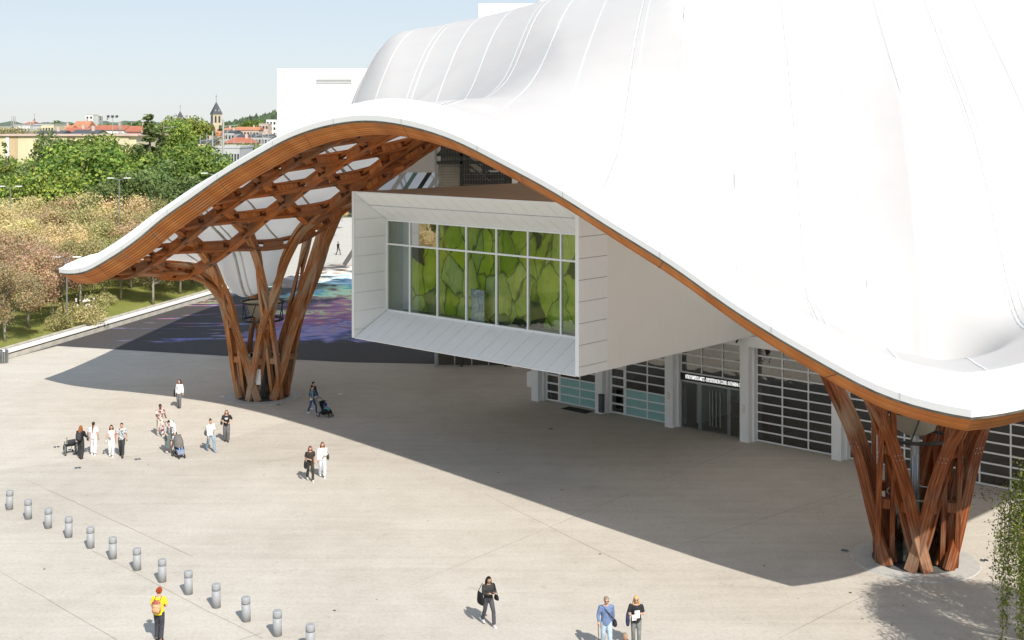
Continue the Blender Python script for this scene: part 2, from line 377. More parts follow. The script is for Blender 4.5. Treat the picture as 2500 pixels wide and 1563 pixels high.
def lawn_z(x, y):
    t_ = (Vector((x, y, 0)) - WALL_A).dot(WN)
    return 0.42 + 0.9 * (1 - math.exp(-max(t_, 0) / 14)) + 0.25 * math.sin(x * 0.17) * math.sin(y * 0.13) * min(1, max(t_, 0) / 8) if t_ > 0.6 else 0.0

# low retaining wall with a bench slab, one block after the other
wall = empty('retaining_wall', WALL_A, math.atan2(WD.y, WD.x))
tag(wall, 'long low pale concrete bench wall between plaza and lawn', 'wall')
mw = MB(); mw.box((0.72, 0.22, 0.17), (1.44, 0.36, 0.34)); bw = mw.mesh('block', mats=[MATS['plaza_pale']])
mw = MB(); mw.box((0.72, 0.36, 0.505), (1.46, 0.78, 0.09)); bs = mw.mesh('slab', mats=[MATS['white_wall']])
mw = MB(); mw.box((0.72, 0.98, 0.42), (1.47, 0.20, 0.5)); bl = mw.mesh('edging', mats=[MATS['plaza_pale']])
for k in range(35):
    for nm, me in (('block', bw), ('slab', bs), ('edging', bl)):
        o = bpy.data.objects.new(nm, me); o.location = (k * 1.48, 0, 0); link(o, wall)
mw = MB(); mw.box((26, 0.45, 0.40), (52, 0.5, 0.10)); mw.build('recess', MATS['joint_dark'], wall)

# ------------------------------------------------------------------ the museum: local frame, x along the near roof edge (C1 at 0), y inwards
BR = math.atan2(UU.y, UU.x)
BLD = empty('museum_building', C1, BR); tag(BLD, 'white museum with curved membrane roof on timber lattice and boxed galleries', 'building')
BMI = (Matrix.Translation(C1) @ Matrix.Rotation(BR, 4, 'Z')).inverted()
def W2L(x, y, z=0.0): return BMI @ Vector((x, y, z))
LS = 55.963; RIN = LS * math.sqrt(3) / 2
CR = [(0, 0), (-LS, 0), (-1.5 * LS, RIN), (-LS, 2 * RIN), (0, 2 * RIN), (0.5 * LS, RIN)]
CR = [np.array(c, float) for c in CR]
CTR = np.array([-LS / 2, RIN])
ESH = hermite([0, .05, .1, .15, .2, .25, .3, .35, .4, .45, .5], [0, .03, .135, .265, .42, .555, .69, .805, .91, .975, 1.0], True)
def fsh(q):
    q = np.asarray(q, float); return ESH(np.minimum(np.clip(q, 0, 1), 1 - np.clip(q, 0, 1)))
CREST = [17.2, 13.6, 15.0, 17.2, 17.2, 17.2]; ZC = 8.05
def edge_z(i, q): return ZC + (CREST[i] - ZC) * fsh(q)
KB = hermite([0, 1.5, 5, 9, 11.5, 14, 16.4, 19.2, 24, 31, 40, 48.5], [8.55, 8.78, 8.65, 8.7, 11.0, 13.7, 15.9, 17.8, 20.6, 24.9, 31.8, 39.0])
MBH = hermite([0, 1.5, 5, 11, 17, 23, 31, 40, 48.5], [0.6, 0.78, 0.95, 1.6, 3.8, 6.3, 10.0, 16.0, 22.8])
PIL = [np.array([-5.9, 9.0]), np.array([-48.9, 9.8])]
def smax(a, b, k=0.8):
    h = np.clip(0.5 + 0.5 * (a - b) / k, 0, 1); return b * (1 - h) + a * h + k * h * (1 - h)
def Zbase(x, y, bumps=True):
    x = np.asarray(x, float); y = np.asarray(y, float)
    best = None
    for i in range(6):
        c0 = CR[i]; c1 = CR[(i + 1) % 6]; t = (c1 - c0) / LS; n = np.array([t[1], -t[0]])
        if np.dot(CTR - c0, n) < 0: n = -n
        b = (x - c0[0]) * n[0] + (y - c0[1]) * n[1]; a = (x - c0[0]) * t[0] + (y - c0[1]) * t[1]
        h = np.maximum(LS / 2 * (1 - b / RIN), 1e-3); q = np.clip(0.5 + (a - LS / 2) / (2 * h), 0, 1)
        fade = np.clip(1 - b / RIN, 0, 1)
        m = 17.2 + MBH(np.maximum(b, 0)) - (17.2 - CREST[i]) * fade
        k = KB(np.maximum(b, 0)); z = k + (m - k) * fsh(q)
        if best is None: bb, zz = b, z
        else:
            zz = np.where(b < bb, z, zz); bb = np.minimum(b, bb)
        best = 1
    if bumps:
        c, s = math.cos(BR), math.sin(BR); X = C1.x + c * x - s * y; Y = C1.y + s * x + c * y
        def sleeve(zz, x0, wx, yc, hw, top, lo):
            g = np.clip((X - x0) / wx, 0, 1); g = np.sqrt(np.clip(1 - (1 - g) ** 2, 0, 1))
            e = np.clip(1 - np.abs((Y - yc) / hw) ** 2.6, 0, 1) ** (1 / 2.6)
            zb = np.where((e > 0) & (g > 0), lo + (top - lo) * np.minimum(g, e) * (0.35 * np.maximum(g, e) + 0.65), -100.0)
            return smax(zz, zb, 4.5)
        Xc = np.minimum(X, 10.0); d = Xc + 9.6; top = 24.4 + 0.12 * d + 0.006 * np.where(d > 0, d, 0) ** 2
        dy = 101.5 - Y; cc = 0.007 + 0.0145 * np.clip((3.0 - X) / 10.7, 0, 1.6) ** 1.3 + 0.003 * np.maximum(X - 10, 0)
        zb = np.where(dy > 0, top - cc * dy ** 2, top - 0.075 * dy ** 2)
        g = np.clip((X + 13.6) / 5.2, 0, 1); g = np.sqrt(np.clip(1 - (1 - g) ** 2, 0, 1))
        zz = smax(zz, np.where(g > 0, 9.0 + (zb - 9.0) * g, -50.0), 2.0)
        zz = sleeve(zz, 0.5, 5.0, 133, 12.0, 33.0, 16.0)
    return zz
def Zm(x, y):
    z = Zbase(x, y)
    for p in PIL:
        r2 = (x - p[0]) ** 2 + (y - p[1]) ** 2
        z = z - 2.5 * np.exp(-(r2 / 6.4) ** 2)
    return z
def chord(i, q, b):
    f = b / RIN; c0 = CR[i] + (CTR - CR[i]) * f; c1 = CR[(i + 1) % 6] + (CTR - CR[(i + 1) % 6]) * f
    q = np.asarray(q, float)[..., None]; return c0 + (c1 - c0) * q

ROOF = empty('roof', (0, 0, 0), 0, BLD); ROOF['label'] = 'white membrane roof with timber lattice underneath'
rm = MB(); bl_ = list(np.concatenate([np.arange(1.4, 20, 0.45), np.arange(20.3, 45, 1.1)])); NQ = 112
for i in range(6):
    qs = np.linspace(0, 1, NQ + 1); V = []
    for b in bl_:
        p = chord(i, qs, b); z = Zm(p[:, 0], p[:, 1]); V += [tuple(t) for t in np.column_stack([p, z])]
    rm.add(V, [(r * (NQ + 1) + k, r * (NQ + 1) + k + 1, (r + 1) * (NQ + 1) + k + 1, (r + 1) * (NQ + 1) + k) for r in range(len(bl_) - 1) for k in range(NQ)])
mem = rm.build('membrane', MATS['membrane'], ROOF, smooth=True, fix=False)
bm = bmesh.new(); bm.from_mesh(mem.data); bmesh.ops.remove_doubles(bm, verts=bm.verts, dist=0.01); bmesh.ops.recalc_face_normals(bm, faces=bm.faces); bm.to_mesh(mem.data); bm.free()
mem.data.polygons.foreach_set('use_smooth', [True] * len(mem.data.polygons))

def edge_sheet(i, prof, name, mat, nq=90, smooth=True, closed=True):
    """prof: list of (b, dz) swept along roof edge i"""
    m = MB(); qs = np.linspace(0, 1, nq + 1); ez = edge_z(i, qs); n = len(prof); V = []
    cols = [np.column_stack([chord(i, qs, b), ez + dz]) for b, dz in prof]
    for k in range(nq + 1):
        for c in cols: V.append(tuple(c[k]))
    Fc = []; uvs = []; L = 0
    per = [0]
    for k in range(n): per.append(per[-1] + math.dist(prof[k], prof[(k + 1) % n]))
    for k in range(nq):
        u0 = LS * k / nq; u1 = LS * (k + 1) / nq
        for j in range(n if closed else n - 1):
            j2 = (j + 1) % n; Fc.append((k * n + j, (k + 1) * n + j, (k + 1) * n + j2, k * n + j2))
            uvs.append([(u0, per[j]), (u1, per[j]), (u1, per[j + 1]), (u0, per[j + 1])])
    if closed: Fc += [tuple(range(n)), tuple(nq * n + j for j in range(n - 1, -1, -1))]; uvs += [[(0, 0)] * n] * 2
    m.add(V, Fc, uvs); return m.build(name, mat, ROOF, smooth=smooth)
VIS = [0, 1, 5]
for i in VIS:
    o = edge_sheet(i, [(0.0, 0.0), (-0.03, 0.24), (0.02, 0.29), (0.14, 0.33), (0.32, 0.50), (0.9, 0.78), (1.5, 1.02), (1.58, 0.88), (1.5, 0.4), (0.5, 0.06)], 'rim', MATS['white_rim'], smooth=False)
    edge_sheet(i, [(0.05, -0.09), (0.03, -0.006), (0.45, 0.05), (0.5, -0.05)], 'flashing', MATS['flashing'], smooth=False)
    NB = 7
    for k in range(NB):
        b0 = 0.07 + 0.84 * k / NB; z0 = -0.10 - 0.56 * k / NB; b1 = 0.07 + 0.84 * (k + 0.88) / NB; z1 = -0.10 - 0.56 * (k + 0.88) / NB
        edge_sheet(i, [(b0, z0), (b1 - 0.012, z1), (b1 + 0.12, z1 + 0.16), (b0 + 0.12, z0 + 0.16)], 'fascia_board', MATS['wood_edge'], smooth=False)
    for aj in (4.5, 11.5, 18.5, 25.5, 32.5, 39.5, 46.0, 51.5):
        m = MB(); V = []
        for kk in range(7):
            f_ = kk / 6; bb_ = 0.06 + 0.84 * f_; q_ = (aj + 0.5 * f_) / LS
            for dq in (0, 0.03 / LS):
                pc = chord(i, np.array([q_ + dq]), bb_)[0]; V.append((pc[0], pc[1], float(edge_z(i, q_ + dq)) - 0.108 - 0.56 * f_))
        m.add(V, [(2 * kk, 2 * kk + 1, 2 * kk + 3, 2 * kk + 2) for kk in range(6)]); m.build('fascia_joint', MATS['steel_dark'], ROOF)
    for aj in np.arange(2.3, 55, 4.65):
        m = MB(); V = []
        for (bb_, dz_) in [(-0.034, 0.0), (-0.036, 0.24), (0.015, 0.296), (0.14, 0.338), (0.32, 0.508), (0.9, 0.788), (1.5, 1.028)]:
            for dq in (0, 0.022 / LS):
                q_ = aj / LS + dq; pc = chord(i, np.array([q_]), bb_)[0]; V.append((pc[0], pc[1], float(edge_z(i, q_)) + dz_))
        m.add(V, [(2 * kk, 2 * kk + 1, 2 * kk + 3, 2 * kk + 2) for kk in range(6)]); m.build('rim_joint', MATS['joint_groove_shade'], ROOF)
    edge_sheet(i, [(0.16, -0.03), (0.96, -0.56), (1.10, -0.42), (0.34, 0.02)], 'fascia_core', MATS['steel_dark'], smooth=False)

# seams of the membrane
SD = np.array([0.165, 0.986]); SD /= np.linalg.norm(SD)
def inside_b(x, y):
    b = np.full(np.shape(x), 1e9)
    for i in range(6):
        c0 = CR[i]; t = (CR[(i + 1) % 6] - c0) / LS; n = np.array([t[1], -t[0]])
        if np.dot(CTR - c0, n) < 0: n = -n
        b = np.minimum(b, (x - c0[0]) * n[0] + (y - c0[1]) * n[1])
    return b
def surf_n(x, y, f=Zbase, e=0.3):
    dx = (f(x + e, y) - f(x - e, y)) / (2 * e); dy = (f(x, y + e) - f(x, y - e)) / (2 * e)
    n = np.column_stack([-dx, -dy, np.ones_like(dx)]); return n / np.linalg.norm(n, axis=1)[:, None]
cb, sb_ = math.cos(BR), math.sin(BR)
def seam(c, wdt, mat, name, lift=0.02, shift=0.0):
    t = np.arange(30, 125, 0.5); X = (c + shift) * SD[1] + t * SD[0]; Y = -(c + shift) * SD[0] + t * SD[1]
    dx = X - C1.x; dy = Y - C1.y; x = dx * cb + dy * sb_; y = -dx * sb_ + dy * cb
    ok = (inside_b(x, y) > 1.5) & (inside_b(x, y) < 44)
    x = x[ok]; y = y[ok]
    if len(x) < 4: return
    z = Zm(x, y); N = surf_n(x, y, Zm); P = np.column_stack([x, y, z + lift])
    T = np.gradient(P, axis=0); T /= np.linalg.norm(T, axis=1)[:, None]; Wv = np.cross(T, N)
    m = MB(); m.sweep([Vector(p) for p in P], [Vector(v) for v in Wv], [Vector(v) for v in N], wdt, lift + 0.03); m.build(name, mat, ROOF, smooth=False)
k = 0
for c in np.arange(-40, 45, 2.69):
    cc = c + (-4.78 - (-40 + 13 * 2.69))
    seam(cc, 0.10, MATS['membrane_seam'], 'seam')
    if k % 3 == 1:
        seam(cc, 0.08, MATS['membrane_seam'], 'seam', 0.02, 0.42); seam(cc, 0.035, MATS['joint_groove_shade'], 'groove_shade', 0.012, 0.09)  # thin grey strip paints the shadow in the groove of a doubled seam
    k += 1

# timber lattice: three families of doubled beams following the roof
A0 = 1.70; SP = A0 * math.sqrt(3); P2 = PIL[1]
FAM = [(np.array([-1.0, 0.0]), 0.0), (np.array([math.cos(R(60)), math.sin(R(60))]), 0.155), (np.array([math.cos(R(120)), math.sin(R(120))]), 0.31)]
# local x axis points along UU (-42 deg in the world): families run at 138, 18 and 78 degrees in the world
TL = 1.22
def Zlat(x, y):
    z = Zbase(x, y, True)
    for p in PIL:
        r2 = (x - p[0]) ** 2 + (y - p[1]) ** 2; z = z - 0.15 * np.exp(-r2 / 20.0)
    return z
LAT = empty('timber_lattice', (0, 0, 0), 0, BLD); LAT['label'] = 'orange brown timber lattice of crossing beams'
blocks = MB(); notches = MB()
def run_beam(P, N, name='beam', w_=0.33, h=0.145, mat='wood', parent=None):
    T = np.gradient(P, axis=0); T /= np.linalg.norm(T, axis=1)[:, None]
    Wv = np.cross(T, N); Wv /= np.linalg.norm(Wv, axis=1)[:, None]; N2 = np.cross(Wv, T)
    m = MB(); m.sweep([Vector(p) for p in P], [Vector(v) for v in Wv], [Vector(v) for v in N2], w_, h); return m.build(name, MATS[mat], parent if parent is not None else LAT)
for fi, (t, off) in enumerate(FAM):
    n = np.array([-t[1], t[0]])
    for mline in range(-26, 42):
        o = (mline + 0.5) * SP; base = P2 + n * o
        l = np.arange(-90, 90, 0.7); x = base[0] + t[0] * l; y = base[1] + t[1] * l
        Yw = C1.y + sb_ * x + cb * y; Xw = C1.x + cb * x - sb_ * y
        ok = (inside_b(x, y) > 1.25) & (Yw < 112) & (inside_b(x, y) < 27) & (np.hypot(x, y) > 4) & (x < 4)
        # stay out of gallery one and the hall behind the front
        ok &= ~((y > 21.5) & (x > -36.5) & (x < 10))
        # near the two pillars the beams turn down: those pieces belong to the pillars
        for pi, pp in enumerate(PIL):
            rr = np.hypot(x - pp[0], y - pp[1])
            if pi == 1: ok &= ~((abs(abs(o) - SP / 2) < 0.01) & (np.abs(l) < 6.4))
            ok &= rr > (2.9 if pi == 1 else 4.6)
        idx = np.where(ok)[0]
        if len(idx) < 4: continue
        for seg in np.split(idx, np.where(np.diff(idx) > 1)[0] + 1):
            if len(seg) < 4: continue
            xs, ys = x[seg], y[seg]; N = surf_n(xs, ys, Zlat, 0.6); z = Zlat(xs, ys)
            S = np.column_stack([xs, ys, z])
            run_beam(S - N * (TL - off), -N, 'beam'); run_beam(S - N * (TL - off - 0.46), -N, 'beam')
            # spacer blocks between the two layers and bolt pockets under the nodes
            lis = np.arange(math.ceil(l[seg[0]] / (A0 / 2)), l[seg[-1]] / (A0 / 2))
            if not len(lis): continue
            PX = base[0] + t[0] * lis * A0 / 2; PY = base[1] + t[1] * lis * A0 / 2; NNS = surf_n(PX, PY, Zlat, 0.6); ZZ = Zlat(PX, PY)
            for li, px, py, nn, zz in zip(lis, PX, PY, NNS, ZZ):
                c = Vector((px, py, zz)); nv = Vector(nn); tv = Vector((t[0], t[1], 0)); tv = (tv - nv * tv.dot(nv)).normalized(); wv = nv.cross(tv)
                Mx = Matrix((tv, wv, nv)).transposed().to_4x4()
                if int(round(li)) % 2 == 0: blocks.box(None, (1.15, 0.27, 0.33), M=Matrix.Translation(c - nv * (TL - off - 0.305)) @ Mx)
                else: notches.box(None, (0.26, 0.14, 0.03), M=Matrix.Translation(c - nv * (TL - off + 0.004)) @ Mx)
o = blocks.build('spacer_blocks', MATS['wood'], LAT); o['kind'] = 'stuff'
o = notches.build('bolt_pockets', MATS['steel_dark'], LAT); o['kind'] = 'stuff'

# pillars: each beam pair comes down and crosses its neighbour at the foot
PROF = [(8.0, 1.472, 0, 1), (6.8, 1.472, 0, 1), (5.6, 1.472, 0, 1), (4.5, 1.475, 7.25, 0.75), (3.6, 1.48, 6.9, 0.35), (2.95, 1.49, 6.4, 0.12), (2.45, 1.50, 5.85, 0), (2.05, 1.51, 5.15, 0), (1.75, 1.51, 4.4, 0), (1.45, 1.53, 3.5, 0), (1.18, 1.54, 2.5, 0), (0.90, 1.54, 1.45, 0), (0.69, 1.54, 0.75, 0), (0.46, 1.53, 0.06, 0)]
def pillar(pp, full_to, wood):
    root = empty('pillar', (pp[0], pp[1], 0), 0, BLD)
    for t, off in FAM:
        for s1 in (-1, 1):
            n = np.array([-t[1], t[0]]) * s1
            for s2 in (-1, 1):
                tt = t * s2
                prof = [p for p in PROF if p[0] <= full_to]
                ls = [p[0] for p in prof]; ns = [p[1] for p in prof]; zs = []
                for (l_, n_, z_, wl) in prof:
                    q = pp + n * n_ + tt * l_; zl = float(Zlat(np.array([q[0]]), np.array([q[1]]))[0]) - TL + off
                    zs.append(zl * wl + z_ * (1 - wl) + off * (1 - wl) * min(1, max(0, z_ - 4.5) / 2))
                u = np.linspace(0, 1, 44); k = np.linspace(0, 1, len(prof))
                fl, fn, fz = hermite(k, ls), hermite(k, ns), hermite(k, zs)
                L_, N_, Z_ = fl(u), fn(u), fz(u)
                for layer in (0, 1):
                    wv = np.clip((4.4 - L_) / 2.9, 0, 1); wv = wv * wv * (3 - 2 * wv); nn_ = N_ - 0.52 * layer * wv; z2 = Z_ + 0.46 * layer * (1 - wv)
                    P = np.column_stack([n[0] * nn_ + tt[0] * L_, n[1] * nn_ + tt[1] * L_, np.maximum(z2, 0.05)])
                    NN = np.column_stack([n[0] * wv, n[1] * wv, -(1 - wv)]); NN /= np.linalg.norm(NN, axis=1)[:, None]
                    T = np.gradient(P, axis=0); T /= np.linalg.norm(T, axis=1)[:, None]
                    NN = NN - T * np.sum(NN * T, axis=1)[:, None]; NN /= np.linalg.norm(NN, axis=1)[:, None]
                    run_beam(P, NN, 'member', 0.44, 0.18, wood, root)
                # packing blocks between the two layers, and bolt heads at the splice
                for zt in (0.5, 2.5, 4.7):
                    j = int(np.argmin(np.abs(Z_ - zt))); c = Vector((n[0] * (N_[j] - 0.34) + tt[0] * L_[j], n[1] * (N_[j] - 0.34) + tt[1] * L_[j], Z_[j]))
                    m = MB(); m.box(c, (0.32, 0.34, 0.36), math.atan2(n[1], n[0])); m.build('block', MATS[wood], root)
                j = int(np.argmin(np.abs(Z_ - 4.6))); m = MB()
                for a_ in (-0.13, 0, 0.13):
                    for b_ in (-0.09, 0.09):
                        c = Vector((n[0] * (N_[j] + 0.012) + tt[0] * (L_[j] + a_ + b_ * 0.4), n[1] * (N_[j] + 0.012) + tt[1] * (L_[j] + a_ + b_ * 0.4), Z_[j] + b_))
                        m.ball(c, 0.022, 6, 4)
                m.build('bolts', MATS['steel'], root)
    m = MB(); m.loft([(0, 0, 0.0, 2.42, 2.42), (0, 0, 0.035, 2.40, 2.40)], 48); m.build('plinth', MATS['plinth'], root)
    m = MB(); m.loft([(0, 0, 0.036, 1.62, 1.62), (0, 0, 0.05, 1.62, 1.62)], 36); m.build('plinth_well', MATS['joint_dark'], root)
    m = MB(); m.tube([(0, 0, 0), (0, 0, 5.3)], 0.17, 12); m.tube([(0, 0, 5.3), (0, 0, 5.6)], [0.17, 0.32], 12); m.build('drain_pipe', MATS['steel'], root, True)
    m = MB(); m.loft([(0, 0, 4.95, 0.42, 0.42), (0, 0, 5.15, 0.75, 0.75), (0, 0, 5.85, 0.98, 0.98), (0, 0, 5.9, 1.15, 1.15)], 24, False); m.build('funnel_bowl', MATS['beige_board'], root, True)
    for zr, rr in ((4.85, 1.25), (5.95, 1.32), (2.62, 1.05)):
        m = MB(); m.torus((0, 0, zr), (0, 0, 1), rr, 0.07 if zr > 3 else 0.035, 32, 6); m.build('steel_ring', MATS['steel_dark' if zr > 3 else 'steel'], root, True)
    for k in range(8):
        a = k * math.pi / 4 + 0.3; m = MB(); m.tube([(1.25 * math.cos(a), 1.25 * math.sin(a), 4.85), (1.3 * math.cos(a + .3), 1.3 * math.sin(a + .3), 5.95)], 0.035, 6); m.build('strut', MATS['steel_dark'], root)
    for k in range(8):
        a = k * math.pi / 4; b = a + math.pi / 4 - 0.03
        m = MB(); m.add([(1.02 * math.cos(a), 1.02 * math.sin(a), 0.06), (1.02 * math.cos(b), 1.02 * math.sin(b), 0.06), (1.02 * math.cos(b), 1.02 * math.sin(b), 2.6), (1.02 * math.cos(a), 1.02 * math.sin(a), 2.6)], [(0, 1, 2, 3)])
        m.build('glass_pane', MATS['glass_shaft'], root)
    return root
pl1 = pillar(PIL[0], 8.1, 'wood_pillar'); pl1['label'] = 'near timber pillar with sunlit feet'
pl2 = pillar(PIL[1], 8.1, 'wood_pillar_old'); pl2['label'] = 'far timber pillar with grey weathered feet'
m = MB(); m.box((1.06 * math.cos(-0.2), -1.18, 1.55), (0.42, 0.02, 0.95), 0.75); m.build('notice', MATS['white_paint'], pl2)
# ------------------------------------------------------------------ gallery one: box with splayed window front
GX0, GX1, GY0, GZ0, GZ1 = -35.6, -20.1, 5.7, 5.73, 13.48
RY = 8.05; RZ0, RZ1 = 6.95, 11.88
GAL = empty('gallery_box', (0, 0, 0), 0, BLD); GAL['label'] = 'white boxed gallery cantilevered over the entrance with splayed window'
def bx(name, x0, x1, y0, y1, z0, z1, mat, par):
    m = MB(); m.box(((x0 + x1) / 2, (y0 + y1) / 2, (z0 + z1) / 2), (x1 - x0, y1 - y0, z1 - z0)); return m.build(name, MATS[mat] if isinstance(mat, str) else mat, par)
bx('side_wall', GX1 - 0.16, GX1 - 0.02, 7.80, 40, GZ0 + 0.003, GZ1 - 0.08, 'white_wall', GAL)
bx('side_backing', GX1 - 0.15, GX1 - 0.04, GY0 + 0.02, 7.78, GZ0 + 0.01, GZ1 - 0.09, 'joint_dark', GAL)
bx('side_wall', GX0, GX0 + 0.12, GY0, 40, GZ0 + 0.003, GZ1 - 0.08, 'white_wall', GAL)
bx('soffit', GX0 + 0.12, GX1 - 0.16, RY + 0.1, 40, GZ0, GZ0 + 0.15, 'white_wall', GAL)
bx('roof_deck', GX0 + 0.05, GX1 - 0.07, GY0 + 0.12, 40, GZ1 - 0.075, GZ1 - 0.02, 'deck', GAL)
bx('parapet', GX0, GX1 - 0.02, GY0, GY0 + 0.10, GZ1 - 0.08, GZ1, 'white_panel', GAL)
JZ = [GZ0] + sorted([GZ1 - 0.53 - 0.97 * k for k in range(8) if GZ1 - 0.53 - 0.97 * k > GZ0 + 0.15]) + [GZ1 - 0.08]
for a, b in zip(JZ[:-1], JZ[1:]):
    bx('panel', GX1 - 0.05, GX1, GY0 + 0.01, 7.78, a + 0.012, b - 0.012, 'white_panel', GAL)
bx('corner_trim', GX1 - 0.215, GX1 - 0.005, GY0 - 0.004, GY0 + 0.016, GZ0 + 0.004, GZ1 - 0.085, 'white_panel', GAL)
bx('corner_trim', GX0 + 0.125, GX0 + 0.18, GY0 - 0.004, GY0 + 0.012, GZ0 + 0.01, GZ1 - 0.085, 'white_panel', GAL)
def clip(poly, lo, hi):
    for sgn, lim in ((1, lo), (-1, -hi)):
        out = []
        for i in range(len(poly)):
            p, q = poly[i - 1], poly[i]; ip = sgn * p[1] >= lim; iq = sgn * q[1] >= lim
            if ip != iq:
                t = (lim / sgn - p[1]) / (q[1] - p[1]); out.append((p[0] + t * (q[0] - p[0]), lim / sgn))
            if iq: out.append(q)
        poly = out
    return poly
REV = [(GY0 + 0.01, GZ0 + 0.02), (RY - 0.02, RZ0), (RY - 0.02, RZ1), (GY0 + 0.01, GZ1 - 0.09)]
for sx, xx in ((1, GX0 + 0.16), (-1, GX1 - 0.2)):
    for a, b in zip(JZ[:-1], JZ[1:]):
        pg = clip(REV, a + 0.012, b - 0.012)
        if len(pg) < 3: continue
        m = MB(); n = len(pg); V = [(xx, y, z) for y, z in pg] + [(xx - 0.03 * sx, y, z) for y, z in pg]
        m.add(V, [tuple(range(n)), tuple(range(2 * n - 1, n - 1, -1))] + [(i, (i + 1) % n, n + (i + 1) % n, n + i) for i in range(n)]); m.build('panel', MATS['white_panel'], GAL)
NPX = 17; px0 = GX0 + 0.17; pw = (GX1 - 0.21 - px0) / NPX
def splay(x0, x1, ya, za, yb, zb, up):
    nrm = Vector((0, zb - za, -(yb - ya))).normalized() * (1 if up else -1)
    V = [Vector((x0, ya, za)), Vector((x1, ya, za)), Vector((x1, yb, zb)), Vector((x0, yb, zb))]; V += [v - nrm * 0.04 for v in V]
    m = MB(); m.add(V, [(0, 1, 2, 3), (7, 6, 5, 4), (0, 4, 5, 1), (1, 5, 6, 2), (2, 6, 7, 3), (3, 7, 4, 0)]); m.build('panel', MATS['white_panel'], GAL)
for k in range(NPX):
    a = px0 + k * pw + 0.011; b = px0 + (k + 1) * pw - 0.011
    for f0, f1 in ((0.0, 0.438), (0.444, 1.0)):
        splay(a, b, GY0 + 0.015 + (RY - GY0) * f0, GZ1 - 0.085 + (RZ1 - GZ1) * f0, GY0 + 0.015 + (RY - GY0) * f1 - 0.02, GZ1 - 0.085 + (RZ1 - GZ1 + 0.08) * f1, True)
    splay(a, b, GY0 + 0.015, GZ0 + 0.01, RY, RZ0, False)
m = MB(); m.add([(px0 - 0.03, GY0 + 0.1, GZ1 - 0.10), (GX1 - 0.18, GY0 + 0.1, GZ1 - 0.10), (GX1 - 0.18, RY + 0.1, RZ1 + 0.06), (px0 - 0.03, RY + 0.1, RZ1 + 0.06),
                 (px0 - 0.03, GY0 + 0.1, GZ0 + 0.0), (GX1 - 0.18, GY0 + 0.1, GZ0 + 0.0), (GX1 - 0.18, RY + 0.1, RZ0 - 0.07), (px0 - 0.03, RY + 0.1, RZ0 - 0.07)], [(0, 1, 2, 3), (4, 5, 6, 7)])
m.build('splay_backing', MATS['joint_dark'], GAL, fix=False)
MUL = [-35.38] + [-33.6 + 2.1 * k for k in range(7)] + [-20.38]
for xm in MUL: bx('mullion', xm - 0.045, xm + 0.045, RY - 0.06, RY + 0.10, RZ0 + 0.06, RZ1 - 0.06, 'white_paint', GAL)
for zt in (RZ0 + 0.02, 10.55, RZ1 - 0.04): bx('transom', MUL[0], MUL[-1], RY - 0.05, RY + 0.09, zt - 0.045, zt + 0.045, 'white_paint', GAL)
bx('frame', px0 - 0.02, MUL[0] - 0.04, RY - 0.03, RY + 0.12, RZ0, RZ1, 'white_paint', GAL)
for xa, xb in zip(MUL[:-1], MUL[1:]):
    for za, zb in ((RZ0 + 0.065, 10.505), (10.595, RZ1 - 0.085)):
        m = MB(); m.add([(xa + 0.045, RY + 0.02, za), (xb - 0.045, RY + 0.02, za), (xb - 0.045, RY + 0.02, zb), (xa + 0.045, RY + 0.02, zb)], [(0, 1, 2, 3)]); m.build('pane', MATS['glass_clear'], GAL)
bx('floor', GX0 + 0.13, GX1 - 0.17, RY + 0.11, 16, RZ0 - 0.12, RZ0 - 0.06, 'plinth', GAL)
bx('ceiling', GX0 + 0.13, GX1 - 0.17, RY + 0.11, 16, RZ1 + 0.07, RZ1 + 0.13, 'white_paint', GAL)
bx('room_wall', GX0 + 0.13, GX0 + 0.19, RY + 0.13, 15.8, RZ0 - 0.05, RZ1 + 0.06, 'white_paint', GAL)
bx('room_wall', GX1 - 0.23, GX1 - 0.17, RY + 0.13, 15.8, RZ0 - 0.05, RZ1 + 0.06, 'white_paint', GAL)
